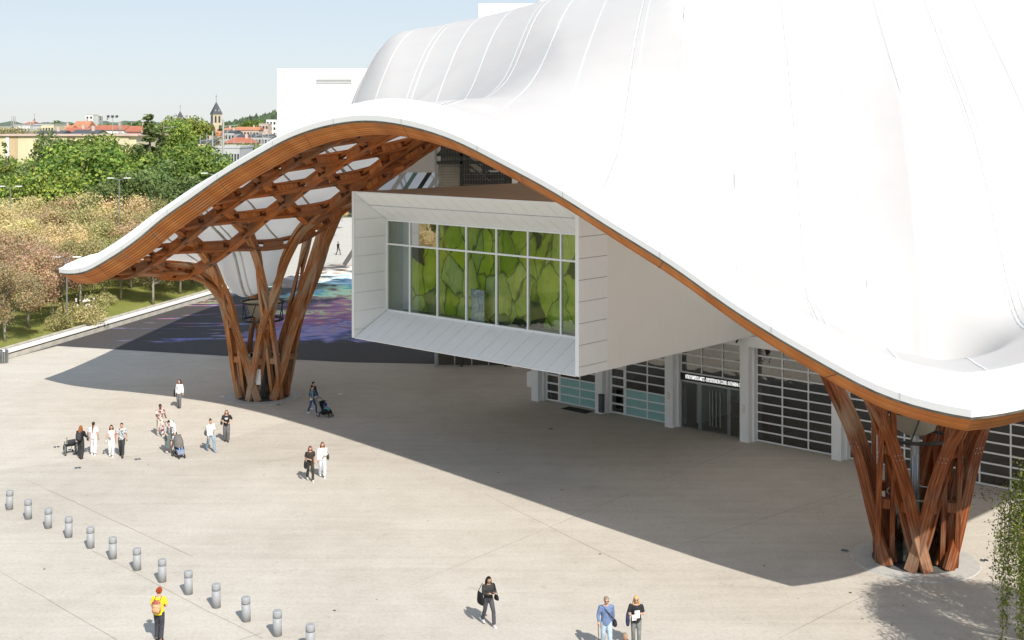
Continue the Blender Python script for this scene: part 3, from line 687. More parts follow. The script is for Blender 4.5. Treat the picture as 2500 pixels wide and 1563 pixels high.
def mat_art():
    t = NT('painting'); co = t.coords('Object'); wz = t.noise(co, 0.55, 2, 0.5, 0.4)
    add = t.n('ShaderNodeVectorMath', operation='MULTIPLY_ADD'); t.l(wz.outputs['Color'], add.inputs[0]); add.inputs[1].default_value = (1.5, 0, 1.5); t.l(co, add.inputs[2])
    sc = t.n('ShaderNodeMapping'); sc.inputs['Scale'].default_value = (0.95, 0.01, 0.55); sc.inputs['Rotation'].default_value = (0, R(28), 0); t.l(add.outputs[0], sc.inputs[0])
    vo = t.n('ShaderNodeTexVoronoi', feature='F1'); vo.inputs['Scale'].default_value = 1.0; t.l(sc.outputs[0], vo.inputs[0])
    ed = t.n('ShaderNodeTexVoronoi', feature='DISTANCE_TO_EDGE'); ed.inputs['Scale'].default_value = 1.0; t.l(sc.outputs[0], ed.inputs[0])
    sep = t.n('ShaderNodeSeparateColor'); t.l(vo.outputs['Color'], sep.inputs[0])
    brush = t.noise(t.coords('Object', (3.0, 1, 0.9), (0, R(25), 0)), 1.6, 5, 0.65, 1.2)
    c = t.ramp(sep.outputs[0], [(0.0, (0.46, 0.62, 0.03)), (0.25, (0.74, 0.86, 0.06)), (0.45, (0.86, 0.90, 0.26)), (0.60, (0.56, 0.74, 0.05)), (0.74, (0.78, 0.86, 0.42)), (0.82, (0.12, 0.14, 0.06)), (1.0, (0.03, 0.04, 0.025))])
    c = t.mix(0.45, c, t.ramp(brush.outputs[0], [(0.30, (0.45, 0.48, 0.35)), (0.50, (1, 1, 1)), (0.75, (1.0, 1.0, 0.85))]), 'MULTIPLY')
    c = t.mix(1.0, c, t.ramp(vo.outputs['Distance'], [(0.15, (1, 1, 1)), (0.70, (0.72, 0.78, 0.55))]), 'MULTIPLY')
    gap = t.ramp(t.math('ADD', ed.outputs['Distance'], t.math('MULTIPLY', brush.outputs[0], 0.10)), [(0.05, 0.8), (0.10, 0.0)])
    c = t.mix(gap, c, (0.035, 0.04, 0.025))
    t.set(c, 0.35, 0, 0.5); t.bump(brush.outputs[0], 0.3, 0.02); return t.m
mat_art()
art = MB(); art.box((0, 0, 0), (14.2, 0.07, 4.9)); arto = art.build('painting', MATS['painting']); arto.parent = None
p = C1 + UU * (-27.6) + VV * 9.05; arto.location = (p.x, p.y, (RZ0 + RZ1) / 2); arto.rotation_euler = (0, 0, BR)
tag(arto, 'large abstract painting of overlapping lime green leaves behind gallery window', 'painting')
bx('room_back', GX0 + 0.2, GX1 - 0.24, 9.2, 9.3, RZ0 - 0.05, RZ1 + 0.06, 'white_paint', GAL)
# white plinth with a drawing leaning behind the glass
lean = MB(); lean.box((0, 0, 0.85), (0.95, 0.06, 1.7)); lo_ = lean.build('display_board', simple('board_print', (0.62, 0.66, 0.68), 0.5, var=0.35, scale=5))
p = C1 + UU * (-28.95) + VV * 8.4; lo_.location = (p.x, p.y, RZ0 - 0.06); lo_.rotation_euler = (0, 0, BR)
tag(lo_, 'narrow grey and white display board standing behind the gallery glass', 'display board')

# ------------------------------------------------------------------ ground floor front
FR = empty('entrance_front', (0, 0, 0), 0, BLD)
COLX = [-35.5, -30.5, -25.5, -20.6, -15.2, -10.0, -4.8, 0.4, 5.6, 10.8]
FY = 20.3; GYZ = 20.98
for xc in COLX: bx('column', xc - 0.27, xc + 0.27, FY, FY + 0.66, 0.0, 5.72, 'white_paint', FR)
for xa, xb in zip(COLX[:-1], COLX[1:]): bx('lintel', xa + 0.27, xb - 0.27, FY + 0.02, FY + 0.62, 5.13, 5.70, 'white_paint', FR)
rail_me = {}
def unit(name, dims, mat):
    key = (name, tuple(round(d, 3) for d in dims))
    if key not in rail_me:
        m = MB(); m.box((0, 0, 0), dims); rail_me[key] = m.mesh(name, mats=[MATS[mat]])
    return rail_me[key]
def put(name, me, loc, par):
    o = bpy.data.objects.new(name, me); o.location = loc; return link(o, par)
RP = 0.505
def grid(par, xa, xb, z0, z1, ncol, glass='glass_dark', film_rows=0):
    rows = max(1, int(round((z1 - z0) / RP))); rp = (z1 - z0) / rows; wd = xb - xa; cw = wd / ncol
    for r in range(rows + 1): put('rail', unit('rail', (wd, 0.05, 0.075), 'white_paint'), ((xa + xb) / 2, GYZ, z0 + r * rp), par)
    for c in range(ncol + 1): put('mullion', unit('mullion', (0.07, 0.07, z1 - z0), 'white_paint'), (xa + c * cw, GYZ - 0.002, (z0 + z1) / 2), par)
    for r in range(rows):
        for c in range(ncol):
            f = r < film_rows
            put('pane', unit('film_pane' if f else 'pane' + glass, (cw - 0.06, 0.012, rp - 0.06), 'film_teal' if f else glass), (xa + (c + 0.5) * cw, GYZ + 0.01, z0 + (r + 0.5) * rp), par)
for bi, (xa, xb) in enumerate(zip(COLX[:-1], COLX[1:])):
    bay = empty('glazed_bay', (0, 0, 0), 0, BLD); xa += 0.27; xb -= 0.27
    bx('jamb', xa, xa + 0.13, FY + 0.4, GYZ + 0.04, 0, 5.13, 'white_paint', bay); bx('jamb', xb - 0.13, xb, FY + 0.4, GYZ + 0.04, 0, 5.13, 'white_paint', bay)
    xa += 0.13; xb -= 0.13
    if bi in (0, 1):
        dx = xa + 1.05
        bx('door_frame', xa, xa + 0.09, GYZ - 0.06, GYZ + 0.03, 0.03, 2.75, 'white_paint', bay); bx('door_frame', dx - 0.09, dx, GYZ - 0.06, GYZ + 0.03, 0.03, 2.75, 'white_paint', bay)
        for zz in (0.08, 0.60, 1.12, 1.64, 2.16, 2.70): bx('door_rail', xa + 0.09, dx - 0.09, GYZ - 0.055, GYZ + 0.025, zz - 0.05, zz + 0.05, 'white_paint', bay)
        for k in range(5): put('pane', unit('doorpane', (dx - xa - 0.2, 0.012, 0.42), 'glass_dark'), ((xa + dx) / 2, GYZ - 0.01, 0.34 + 0.52 * k), bay)
        grid(bay, dx + 0.04, xb, 0.06, 5.11, 2, 'glass_dark', 3); grid(bay, xa, dx, 2.80, 5.11, 1)
    elif bi == 2:
        grid(bay, xa, xb, 3.10, 5.12, 3, 'glass_dark')
        sg = bx('sign_board', xa, xb, GYZ - 0.10, GYZ - 0.02, 2.68, 3.06, simple('led_black', (0.012, 0.012, 0.012), 0.4), bay)
        bx('door_head', xa, xb, GYZ - 0.06, GYZ + 0.05, 2.56, 2.66, 'steel', bay)
        for xp in (xa + 0.04, xa + 1.22, xa + 1.33, xa + 3.10, xa + 3.21, xb - 0.05): bx('door_post', xp - 0.035, xp + 0.035, GYZ - 0.05, GYZ + 0.03, 0.02, 2.56, 'steel', bay)
        for xp0, xp1 in ((xa + 0.08, xa + 1.18), (xa + 1.37, xa + 2.2), (xa + 2.23, xa + 3.06), (xa + 3.25, xb - 0.1)):
            bx('door_leaf', xp0, xp1, GYZ + 0.0, GYZ + 0.012, 0.05, 2.55, 'glass_clear', bay)
        for xp in (xa + 1.95, xa + 2.12, xa + 2.36, xa + 2.62):
            m = MB(); m.tube([(xp, GYZ - 0.09, 0.35), (xp, GYZ - 0.09, 2.3)], 0.022, 8); m.build('door_handle', MATS['steel'], bay)
        cu = bpy.data.curves.new('lettering', 'FONT'); cu.body = 'NTRE POMPIDOU-METZ - EXPOSITIONS EN COURS : KATHARINA GRO'; cu.size = 0.30; cu.extrude = 0.004; cu.offset = 0.006
        to = bpy.data.objects.new('lettering_tmp', cu); COL.objects.link(to); dg = bpy.context.evaluated_depsgraph_get()
        me = bpy.data.meshes.new_from_object(to.evaluated_get(dg)); bpy.data.objects.remove(to)
        t = NT('led_text'); t.set((0.8, 0.8, 0.8), 0.5); t.b.inputs['Emission Color'].default_value = (1, 1, 0.96, 1); t.b.inputs['Emission Strength'].default_value = 0.35
        me.materials.clear(); me.materials.append(t.m)
        xs = [v.co.x for v in me.vertices]; sw = (xb - xa - 0.36) / max(xs)
        lt = bpy.data.objects.new('lettering', me); link(lt, bay); lt.rotation_euler = (R(90), 0, 0); lt.location = (xa + 0.34, GYZ - 0.108, 2.78); lt.scale = (sw, 1.0, 1)
    else:
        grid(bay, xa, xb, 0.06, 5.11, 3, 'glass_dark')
UPG = empty('upper_glazing', (0, 0, 0), 0, BLD)
xx = -20.0
while xx < 10:
    put('pane', unit('uppane', (1.62, 0.012, 3.6), 'glass_dark'), (xx + 0.85, GYZ + 0.2, 7.55), UPG); put('mullion', unit('upm', (0.07, 0.08, 3.65), 'white_paint'), (xx, GYZ + 0.2, 7.56), UPG); xx += 1.7
# hall behind the front
HALL = empty('hall', (0, 0, 0), 0, BLD)
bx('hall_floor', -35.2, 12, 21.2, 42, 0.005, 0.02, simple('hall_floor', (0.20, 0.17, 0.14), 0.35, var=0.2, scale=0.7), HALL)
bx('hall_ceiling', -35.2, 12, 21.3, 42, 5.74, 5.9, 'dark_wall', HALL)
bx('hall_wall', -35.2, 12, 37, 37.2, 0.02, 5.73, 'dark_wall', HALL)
bx('hall_wall', -35.75, -35.3, 21.0, 42, 0.0, 5.7, 'white_wall', HALL)
bx('hall_partition', -24.9, -24.7, 22.2, 30, 0.02, 2.6, 'white_wall', HALL); bx('hall_partition', -16.0, -15.7, 22.0, 27, 0.02, 4.6, 'white_wall', HALL)
bx('hall_partition', -3.2, -2.9, 23.0, 30, 0.02, 4.0, 'white_wall', HALL)
def lthing(name, loc, label, cat, rz=0.0, group=None):
    p = C1 + UU * loc[0] + VV * loc[1]; o = empty(name, (p.x, p.y, loc[2] if len(loc) > 2 else 0.0), BR + rz); return tag(o, label, cat, group)
ds = lthing('reception_desk', (-23.1, 25.2, 0.02), 'round red brown reception desk seen through the glass entrance doors', 'desk')
m = MB(); m.loft([(0, 0, 0, 1.25, 0.8), (0, 0, 1.0, 1.3, 0.85)], 24); m.build('counter', simple('desk_red', (0.13, 0.03, 0.015), 0.35), ds)
m = MB(); m.loft([(0, 0, 1.001, 1.36, 0.9), (0, 0, 1.06, 1.36, 0.9)], 24); m.build('top', MATS['beige_board'], ds)
bn = lthing('low_bench', (-14.1, 23.4, 0.02), 'low black topped white bench behind the shutter glazing', 'bench', 0.5)
m = MB(); m.box((0, 0, 0.2), (2.4, 1.0, 0.4)); m.build('base', MATS['white_paint'], bn); m = MB(); m.box((0, 0, 0.43), (2.44, 1.04, 0.06)); m.build('cushion', simple('black_fabric', (0.015, 0.015, 0.017), 0.8), bn)
ash = lthing('wall_bin', (-30.15, FY - 0.17, 0.16), 'slim dark grey metal bin on the column between the glazed doors', 'bin')
m = MB(); m.box((0, 0, 0.5), (0.30, 0.2, 1.0)); m.build('body', simple('bin_grey', (0.10, 0.105, 0.11), 0.4, 0.3), ash); m = MB(); m.box((0, -0.01, 1.03), (0.33, 0.24, 0.05)); m.build('lid', MATS['steel_dark'], ash)
mt = lthing('door_mat', (-32.0, FY - 0.15, 0.0), 'thin black door mat on the paving below the teal glazing', 'mat'); m = MB(); m.box((0, 0, 0.012), (1.9, 0.8, 0.016)); m.build('mat', MATS['black_fabric'] if 'black_fabric' in MATS else MATS['joint_dark'], mt)
bxm = lthing('meter_box', (-36.05, 20.75, 0.75), 'white meter box on the outer side of the leftmost entrance column', 'box'); m = MB(); m.box((0, 0, 0.45), (0.55, 0.5, 0.9)); m.build('case', MATS['white_paint'], bxm); m = MB(); m.box((0, -0.255, 0.45), (0.47, 0.012, 0.8)); m.build('door', MATS['white_wall'], bxm)
for loc, lab in (((-20.9, FY - 0.2, 5.45), 'dark security camera under the gallery edge beside the entrance column'), ((-17.4, FY - 0.12, 5.5), 'small pale security camera on the white lintel right of the gallery')):
    c = lthing('security_camera', loc, lab, 'camera', 0.4)
    m = MB(); m.tube([(0, 0.1, 0), (0, -0.28, -0.06)], 0.055, 10); m.build('housing', MATS['steel_dark' if loc[0] < -20 else 'steel'], c); m = MB(); m.box((0, 0.12, 0.06), (0.08, 0.16, 0.05)); m.build('bracket', MATS['white_paint'], c)
for xc, lab in ((-25.5, 'faint grey notice on the column left of the entrance doors'), (-20.6, 'faint grey notice on the column right of the entrance doors')):
    nt_ = lthing('notice', (xc, FY - 0.004, 1.5), lab, 'notice'); m = MB(); m.box((0, 0, 0.3), (0.36, 0.004, 0.62)); m.build('sheet', MATS['white_wall'], nt_)
    m = MB()
    for k in range(5): m.box((-0.02 + 0.03 * (k % 2), -0.004, 0.1 + 0.09 * k), (0.2 + 0.03 * (k % 3), 0.003, 0.02))
    m.build('print', simple('print_grey', (0.35, 0.36, 0.40), 0.7), nt_)

# ------------------------------------------------------------------ upper galleries and stair tower (built in world axes under the building)
def wroot(name, label=None):
    o = empty(name, W2L(0, 0, 0), -BR, BLD)
    if label: o['label'] = label
    return o
def upper_gallery(X0, X1, Y0, Y1, z0, z1, louvre=True):
    g = wroot('upper_gallery')
    bx('wall', X0 + 2.15, X1, Y0, Y1, z0, z1 - 0.001, 'white_wall', g); bx('end_core', X0 + 0.05, X0 + 2.13, Y0 + 0.05, Y1 - 0.05, z0 + 0.02, z1 - 0.05, 'joint_dark', g)
    zs = [z0] + [z1 - 0.53 - 1.02 * k for k in range(6, -1, -1)] + [z1]
    for a, b in zip(zs[:-1], zs[1:]):
        bx('panel', X0, X0 + 2.12, Y0 - 0.01, Y1, a + 0.015, b - 0.015, 'white_panel', g)
    bx('coping', X0 - 0.02, X1, Y0 - 0.03, Y1 + 0.02, z1 + 0.002, z1 + 0.05, 'white_panel', g)
    if louvre:
        bx('louvre', X0 + 2.95, X0 + 5.6, Y0 - 0.03, Y0 + 0.02, z1 - 1.05, z1 - 0.75, 'joint_dark', g)
        for k in range(3): bx('louvre_slat', X0 + 2.92, X0 + 5.63, Y0 - 0.08, Y0 - 0.035, z1 - 1.03 + 0.1 * k, z1 - 0.99 + 0.1 * k, 'white_panel', g)
upper_gallery(-17.7, -1.0, 94.7, 110.2, 13.4, 21.2); upper_gallery(-3.3, 20, 124.7, 140, 21.2, 29.0, False)
tw = wroot('stair_tower', 'dark steel stair tower above the gallery deck')
bx('back_wall', -5.2, 2.5, 91.6, 91.8, 0, 18.5, 'dark_wall', tw)
for X in (-5.35, -3.55, -0.45): bx('post', X - 0.09, X + 0.09, 88.2, 88.4, 0.0, 18.5, 'steel_dark' if X > -5 else 'steel', tw)
bx('white_column', 0.0, 0.42, 88.1, 88.5, 0.0, 18.5, 'white_wall', tw); 
for r in range(40):
    for c in range(5):
        bx('brick', 0.45 + 0.42 * c + (0.2 if r % 2 else 0), 0.45 + 0.42 * c + 0.40 + (0.2 if r % 2 else 0), 88.3, 88.5, 12.6 + 0.11 * r, 12.6 + 0.11 * r + 0.095, 'brick_tan', tw)
bx('brick_backing', 0.45, 2.75, 88.36, 88.48, 0, 18, 'dark_wall', tw)
for k in range(14): bx('board', -5.2, -3.7, 88.6, 88.66, 11.6 + 0.19 * k, 11.6 + 0.19 * k + 0.17, 'beige_board', tw)
for zz in (14.35, 14.9, 16.3): bx('beam', -5.3, -0.4, 88.2, 88.38, zz - 0.11, zz + 0.11, 'steel_dark', tw)
for p, q in (((-5.2, 88.5, 14.9), (-4.0, 88.5, 16.6)), ((-4.9, 88.5, 14.6), (-3.7, 88.5, 16.3)), ((-3.5, 88.6, 12.8), (-2.6, 88.6, 13.6)), ((-3.4, 88.6, 13.6), (-2.5, 88.6, 12.8)), ((-3.4, 88.5, 14.4), (-1.6, 88.5, 13.0)), ((-3.4, 89.4, 14.4), (-1.6, 89.4, 13.0)), ((-3.4, 88.5, 14.9), (-1.4, 88.5, 13.5)), ((-1.6, 88.6, 13.1), (-0.4, 88.6, 13.0))):
    m = MB(); m.bar(p, q, 0.1, 0.12); m.build('brace', MATS['steel_dark'], tw)
for k in range(10):
    m = MB(); m.box((-3.3 + 0.18 * k, 88.95, 14.35 - 0.14 * k), (0.24, 0.9, 0.04)); m.build('tread', MATS['steel'], tw)
for k in range(26):
    m = MB(); m.bar((-5.2 + 0.185 * k, 88.3, 12.6), (-5.2 + 0.185 * k, 88.3, 17), 0.012, 0.012); m.build('wire', MATS['steel'], tw)
for k in range(12):
    m = MB(); m.bar((-5.3, 88.29, 12.8 + 0.36 * k), (-0.4, 88.29, 12.8 + 0.36 * k), 0.012, 0.012); m.build('wire', MATS['steel'], tw)
bx('light_panel', -1.9, -1.0, 91.4, 91.55, 13.55, 13.68, 'white_paint', tw); bx('cabinet', -3.0, -2.2, 90.4, 91.2, 13.6, 15.6, 'beige_board', tw)
for k in range(5):
    bx('low_pane', -5.2 + 1.2 * k, -5.2 + 1.2 * k + 1.12, 88.62, 88.64, 0.05, 5.6, 'glass_dark', tw); bx('low_post', -5.28 + 1.2 * k, -5.2 + 1.2 * k, 88.56, 88.68, 0.0, 5.7, 'steel', tw)
fin = wroot('slanted_cladding')
for k, (x0, wd, mt_) in enumerate(((-9.0, 0.9, 'white_panel'), (-8.1, 0.3, 'film_teal'), (-7.0, 0.95, 'joint_dark'), (-6.2, 0.55, 'white_panel'), (-5.5, 0.8, 'joint_dark'))):
    m = MB(); m.bar((x0 - 4.2, 99 + 0.1 * k, 6.0), (x0 + 0.55, 99 + 0.1 * k, 13.3), wd, 0.3); m.build('slanted_strip', MATS[mt_], fin)
# ------------------------------------------------------------------ vegetation
def mat_leaf(name, hue=0.05, val=0.35, trans=0.3):
    t = NT(name); at = t.n('ShaderNodeVertexColor'); at.layer_name = 'leafcol'; oi = t.n('ShaderNodeObjectInfo')
    hs = t.n('ShaderNodeHueSaturation')
    mr = t.n('ShaderNodeMapRange'); mr.inputs[3].default_value = 0.5 - hue; mr.inputs[4].default_value = 0.5 + hue; t.l(oi.outputs['Random'], mr.inputs[0]); t.l(mr.outputs[0], hs.inputs['Hue'])
    m2 = t.n('ShaderNodeMapRange'); m2.inputs[3].default_value = 1 - val / 2; m2.inputs[4].default_value = 1 + val / 2
    fr = t.math('FRACT', t.math('MULTIPLY', oi.outputs['Random'], 7.31)); t.l(fr, m2.inputs[0]); t.l(m2.outputs[0], hs.inputs['Value'])
    t.l(at.outputs[0], hs.inputs['Color']); t.l(hs.outputs[0], t.b.inputs['Base Color']); t.b.inputs['Roughness'].default_value = 0.6; t.b.inputs['Specular IOR Level'].default_value = 0.25
    tr = t.n('ShaderNodeBsdfTranslucent'); t.l(hs.outputs[0], tr.inputs[0]); mx = t.n('ShaderNodeMixShader'); mx.inputs[0].default_value = trans
    t.l(t.b.outputs[0], mx.inputs[1]); t.l(tr.outputs[0], mx.inputs[2]); t.l(mx.outputs[0], t.out.inputs[0]); return t.m
mat_leaf('leaf_green', 0.018, 0.5); mat_leaf('leaf_autumn', 0.022, 0.3, 0.35); mat_leaf('leaf_birch', 0.0, 0.0, 0.35)
simple('bark', (0.11, 0.085, 0.06), 0.9, var=0.4, scale=4, bump=0.5); simple('bark_pale', (0.34, 0.31, 0.26), 0.85, var=0.4, scale=5)

def leaf_mesh(name, C, Nn, size, cols, mat):
    n = len(C); up = RNG.normal(size=(n, 3)); a = np.cross(Nn, up); a /= np.linalg.norm(a, axis=1)[:, None] + 1e-9; b = np.cross(Nn, a)
    sz = (size * RNG.uniform(0.6, 1.3, n))[:, None]
    V = np.empty((n, 4, 3)); V[:, 0] = C - a * sz * 0.5; V[:, 1] = C + b * sz * 0.32 + Nn * sz * 0.08; V[:, 2] = C + a * sz * 0.5; V[:, 3] = C - b * sz * 0.32 + Nn * sz * 0.08
    me = bpy.data.meshes.new(name); me.vertices.add(4 * n); me.vertices.foreach_set('co', V.reshape(-1))
    me.loops.add(4 * n); me.loops.foreach_set('vertex_index', np.arange(4 * n, dtype=np.int32))
    me.polygons.add(n); me.polygons.foreach_set('loop_start', np.arange(0, 4 * n, 4, dtype=np.int32)); me.polygons.foreach_set('loop_total', np.full(n, 4, dtype=np.int32))
    me.update(); ca = me.color_attributes.new('leafcol', 'FLOAT_COLOR', 'POINT')
    cc = np.ones((n, 4, 4)); cc[:, :, :3] = cols[:, None, :]; ca.data.foreach_set('color', cc.reshape(-1)); me.materials.append(MATS[mat]); return me
def pick(pal, n):
    pal = np.array(pal, float); k = RNG.integers(0, len(pal), n); f = RNG.uniform(0, 1, n)[:, None]; k2 = RNG.integers(0, len(pal), n)
    return pal[k] * (1 - f * 0.5) + pal[k2] * f * 0.5
def crown(name, rx, rz, zc, nl, nleaf, size, pal, mat, cone=False, seed=1, lobe=(0.25, 0.42), spread=0.35):
    rg = np.random.default_rng(seed)
    d = rg.normal(size=(nl, 3)); d /= np.linalg.norm(d, axis=1)[:, None]; rad = rg.uniform(0.35, 0.82, nl) ** 0.6
    L = d * rad[:, None] * np.array([rx, rx, rz])
    if cone:
        hh = rg.uniform(-1, 1, nl); rr = (1 - (hh + 1) / 2) ** 0.8 * rx * rg.uniform(0.4, 0.95, nl); an = rg.uniform(0, 6.28, nl)
        L = np.column_stack([rr * np.cos(an), rr * np.sin(an), hh * rz])
    lr = rg.uniform(lobe[0], lobe[1], nl) * rx
    if cone: lr *= np.clip(1.15 - (L[:, 2] / rz + 1) / 2.2, 0.25, 1)
    per = np.maximum(1, (nleaf * lr**2 / np.sum(lr**2)).astype(int)); idx = np.repeat(np.arange(nl), per); n = len(idx)
    dd = rg.normal(size=(n, 3)); dd[:, 2] += 0.25; dd /= np.linalg.norm(dd, axis=1)[:, None]
    C = L[idx] + dd * (lr[idx] * rg.uniform(0.62, 1.08, n))[:, None] + rg.normal(size=(n, 3)) * spread * 0.2
    C[:, 2] += zc; Nn = dd * 0.9 + rg.normal(size=(n, 3)) * 0.55; Nn /= np.linalg.norm(Nn, axis=1)[:, None]
    tone = rg.uniform(0.85, 1.15, nl)[idx][:, None]
    return leaf_mesh(name, C, Nn, size, pick(pal, n) * tone, mat)
def trunk(name, h, r, limbs, rx, rz, zc, seed, mat):
    rg = random.Random(seed); m = MB(); bend = [rg.uniform(-0.2, 0.2) for _ in range(2)]
    m.tube([(0, 0, -0.3), (bend[0] * 0.4, bend[1] * 0.4, h * 0.35), (bend[0], bend[1], h * 0.7), (bend[0] * 0.5, bend[1] * 0.6, h)], [r * 1.25, r, r * 0.7, r * 0.2], 8)
    for k in range(limbs):
        a = k * 2.4 + rg.uniform(-.4, .4); z0 = h * rg.uniform(0.28, 0.7); L = rx * rg.uniform(0.5, 0.85)
        m.tube([(bend[0] * z0 / h, bend[1] * z0 / h, z0), (L * 0.5 * math.cos(a), L * 0.5 * math.sin(a), z0 + L * 0.35), (L * math.cos(a), L * math.sin(a), z0 + L * 0.75)], [r * 0.5, r * 0.3, r * 0.08], 5)
    return m.mesh(name, True, [MATS[mat]])
GPAL = [(0.125, 0.190, 0.038), (0.192, 0.270, 0.052), (0.272, 0.339, 0.062), (0.386, 0.419, 0.084), (0.091, 0.150, 0.042)]
DPAL = [(0.080, 0.136, 0.041), (0.113, 0.174, 0.060), (0.160, 0.213, 0.060), (0.205, 0.252, 0.101)]
BPAL = [(0.693, 0.547, 0.292), (0.547, 0.493, 0.201), (0.800, 0.656, 0.401), (0.437, 0.420, 0.146), (0.729, 0.510, 0.328)]
PPAL = [(0.55, 0.44, 0.27), (0.42, 0.40, 0.19), (0.62, 0.47, 0.34), (0.60, 0.37, 0.26), (0.52, 0.40, 0.23), (0.30, 0.31, 0.11), (0.54, 0.27, 0.17)]
YPAL = [(0.50, 0.45, 0.20), (0.38, 0.37, 0.15), (0.56, 0.49, 0.27), (0.28, 0.29, 0.10)]
KINDS = {}
def kind(key, h, rx, rz, zc, nl, nleaf, size, pal, mat, bark, cone=False, seed=1, r=0.22, limbs=9, **kw):
    KINDS[key] = (trunk('trunk', zc + rz * 0.7, r, limbs, rx, rz, zc, seed, bark), crown('crown', rx, rz, zc, nl, nleaf, size, pal, mat, cone, seed, **kw), h)
    tr_, cr_, _ = KINDS[key]; co_ = np.empty(len(cr_.vertices) * 3); cr_.vertices.foreach_get('co', co_); KINDS[key] = (tr_, cr_, float(np.percentile(co_[2::3], 99.7)))
for i in range(3): kind('green%d' % i, 12, 4.6, 5.2, 7.2, 34, 9000, 0.42, GPAL if i != 1 else DPAL, 'leaf_green', 'bark', seed=11 + i)
kind('cone0', 15, 2.6, 7.3, 8.2, 46, 8000, 0.38, DPAL, 'leaf_green', 'bark', True, 31); kind('cone1', 10, 1.6, 4.6, 5.6, 30, 3600, 0.32, GPAL, 'leaf_green', 'bark', True, 32)
for i, pl in enumerate((BPAL, PPAL, YPAL)): kind('autumn%d' % i, 8, 3.5, 3.1, 5.2, 40, 14000, 0.20, pl, 'leaf_autumn', 'bark_pale', seed=51 + i, r=0.13, limbs=12, lobe=(0.22, 0.36), spread=1.1)
kind('far0', 10, 4.5, 4.0, 6.0, 18, 1100, 0.95, DPAL, 'leaf_green', 'bark', seed=71); kind('shrub0', 1.2, 1.1, 0.6, 0.7, 14, 1800, 0.13, YPAL, 'leaf_green', 'bark', seed=81, r=0.03, limbs=6)
def tree(key, name, x, y, z, height, label, cat='tree', group=None, wide=1.0):
    t, c, h = KINDS[key]; o = empty(name, (x, y, z), random.uniform(0, 6.28)); s = height / h; o.scale = (s * wide, s * wide, s)
    put('trunk', t, (0, 0, 0), o); put('crown', c, (0, 0, 0), o); return tag(o, label, cat, group)
def tpx(key, name, px, d, ytop, label, group=None, wide=1.0):
    X = (px - CXP) / FPX * d; zt = CAM_H - (ytop - CYP) * d / FPX; z0 = lawn_z(X, d) if d < 215 else -0.3
    return tree(key, name, X, d, z0, zt - z0, label, 'tree', group, wide)
gg = 'green trees behind the autumn trees'
for k, (px, d, yt, ky, wd, lab) in enumerate([
    (-15, 165, 385, 'green0', 1.0, 'green tree at the far left picture edge below the cream building'), (12, 150, 352, 'cone1', 1.1, 'narrow pointed tree in front of the cream building, left picture edge'),
    (48, 158, 398, 'green1', 1.0, 'dark rounded tree below the cream building'), (88, 150, 352, 'cone1', 1.0, 'slim pointed sapling against the cream facade'),
    (112, 160, 385, 'green2', 0.9, 'mid green tree left of the broad domed tree'), (166, 172, 328, 'green1', 1.0, 'dark green tree topping the row before the cream building'),
    (205, 150, 350, 'green0', 1.15, 'broad domed bright green tree with dark trunk in the row'), (235, 175, 330, 'green2', 1.0, 'light green tree behind the broad domed tree'),
    (285, 160, 356, 'green2', 1.0, 'yellowish green tree right of the broad domed tree'), (365, 160, 284, 'cone0', 1.6, 'tall pointed dark tree, highest of the row'), (395, 175, 318, 'cone0', 1.5, 'second pointed dark tree beside the tallest one'),
    (362, 145, 395, 'green1', 0.9, 'dark tree at the foot of the tallest pointed tree'), (435, 155, 352, 'green0', 1.0, 'bright green rounded tree right of the tallest pointed tree'), (482, 150, 372, 'green2', 1.05, 'bright green rounded tree nearest the white roof edge'),
    (330, 140, 420, 'green1', 0.95, 'dark low tree below the tallest pointed tree'), (520, 165, 400, 'green0', 0.9, 'green tree half hidden by the roof edge'), (60, 142, 425, 'green2', 1.0, 'low green tree behind the left street lamp'), (140, 140, 415, 'green0', 1.0, 'low green tree between the two street lamps'), (250, 138, 430, 'green1', 0.95, 'low dark tree left of the second street lamp'), (430, 138, 430, 'green1', 1.0, 'low dark tree just above the autumn crowns near the roof')]):
    tpx(ky, 'broadleaf_tree' if 'green' in ky else 'conical_tree', px, d, yt, lab, gg, wd)
AUT = [(12, 95, 640, 1), (-45, 99, 600, 1), (70, 101, 612, 1), (128, 106, 600, 1), (20, 108, 570, 1), (-30, 112, 555, 0), (85, 113, 560, 1), (196, 113, 585, 2), (150, 119, 548, 0), (45, 120, 535, 0), (250, 116, 590, 2), (296, 117, 575, 2), (374, 115, 575, 2), (230, 123, 540, 2), (105, 126, 512, 0), (0, 128, 505, 0),
        (320, 124, 540, 0), (180, 129, 505, 2), (270, 130, 510, 0), (385, 126, 520, 2), (440, 122, 560, 0), (60, 134, 482, 0), (140, 136, 480, 1), (225, 137, 472, 0), (305, 137, 478, 0), (365, 136, 482, 0), (430, 134, 490, 2), (470, 130, 520, 0), (500, 126, 560, 2), (-30, 136, 485, 2)]
ORD = ['first', 'second', 'third', 'fourth', 'fifth', 'sixth', 'seventh', 'eighth', 'ninth', 'tenth', 'eleventh', 'twelfth', 'thirteenth']
rows_ = [('front row by the bench wall', 0, 110), ('second row on the lawn', 110, 121), ('third row on the lawn', 121, 131), ('back row under the green trees', 131, 999)]
cn_ = {0: 'beige brown', 1: 'pinkish', 2: 'olive yellow'}
for rn, d0, d1 in rows_:
    for j, (px, d, yt, v) in enumerate(sorted(t for t in AUT if d0 <= t[1] < d1)):
        tpx('autumn%d' % v, 'autumn_tree', px, d, yt, '%s autumn tree, %s from the left in the %s' % (cn_[v], ORD[j], rn), 'autumn trees in rows on the lawn', 1.05)
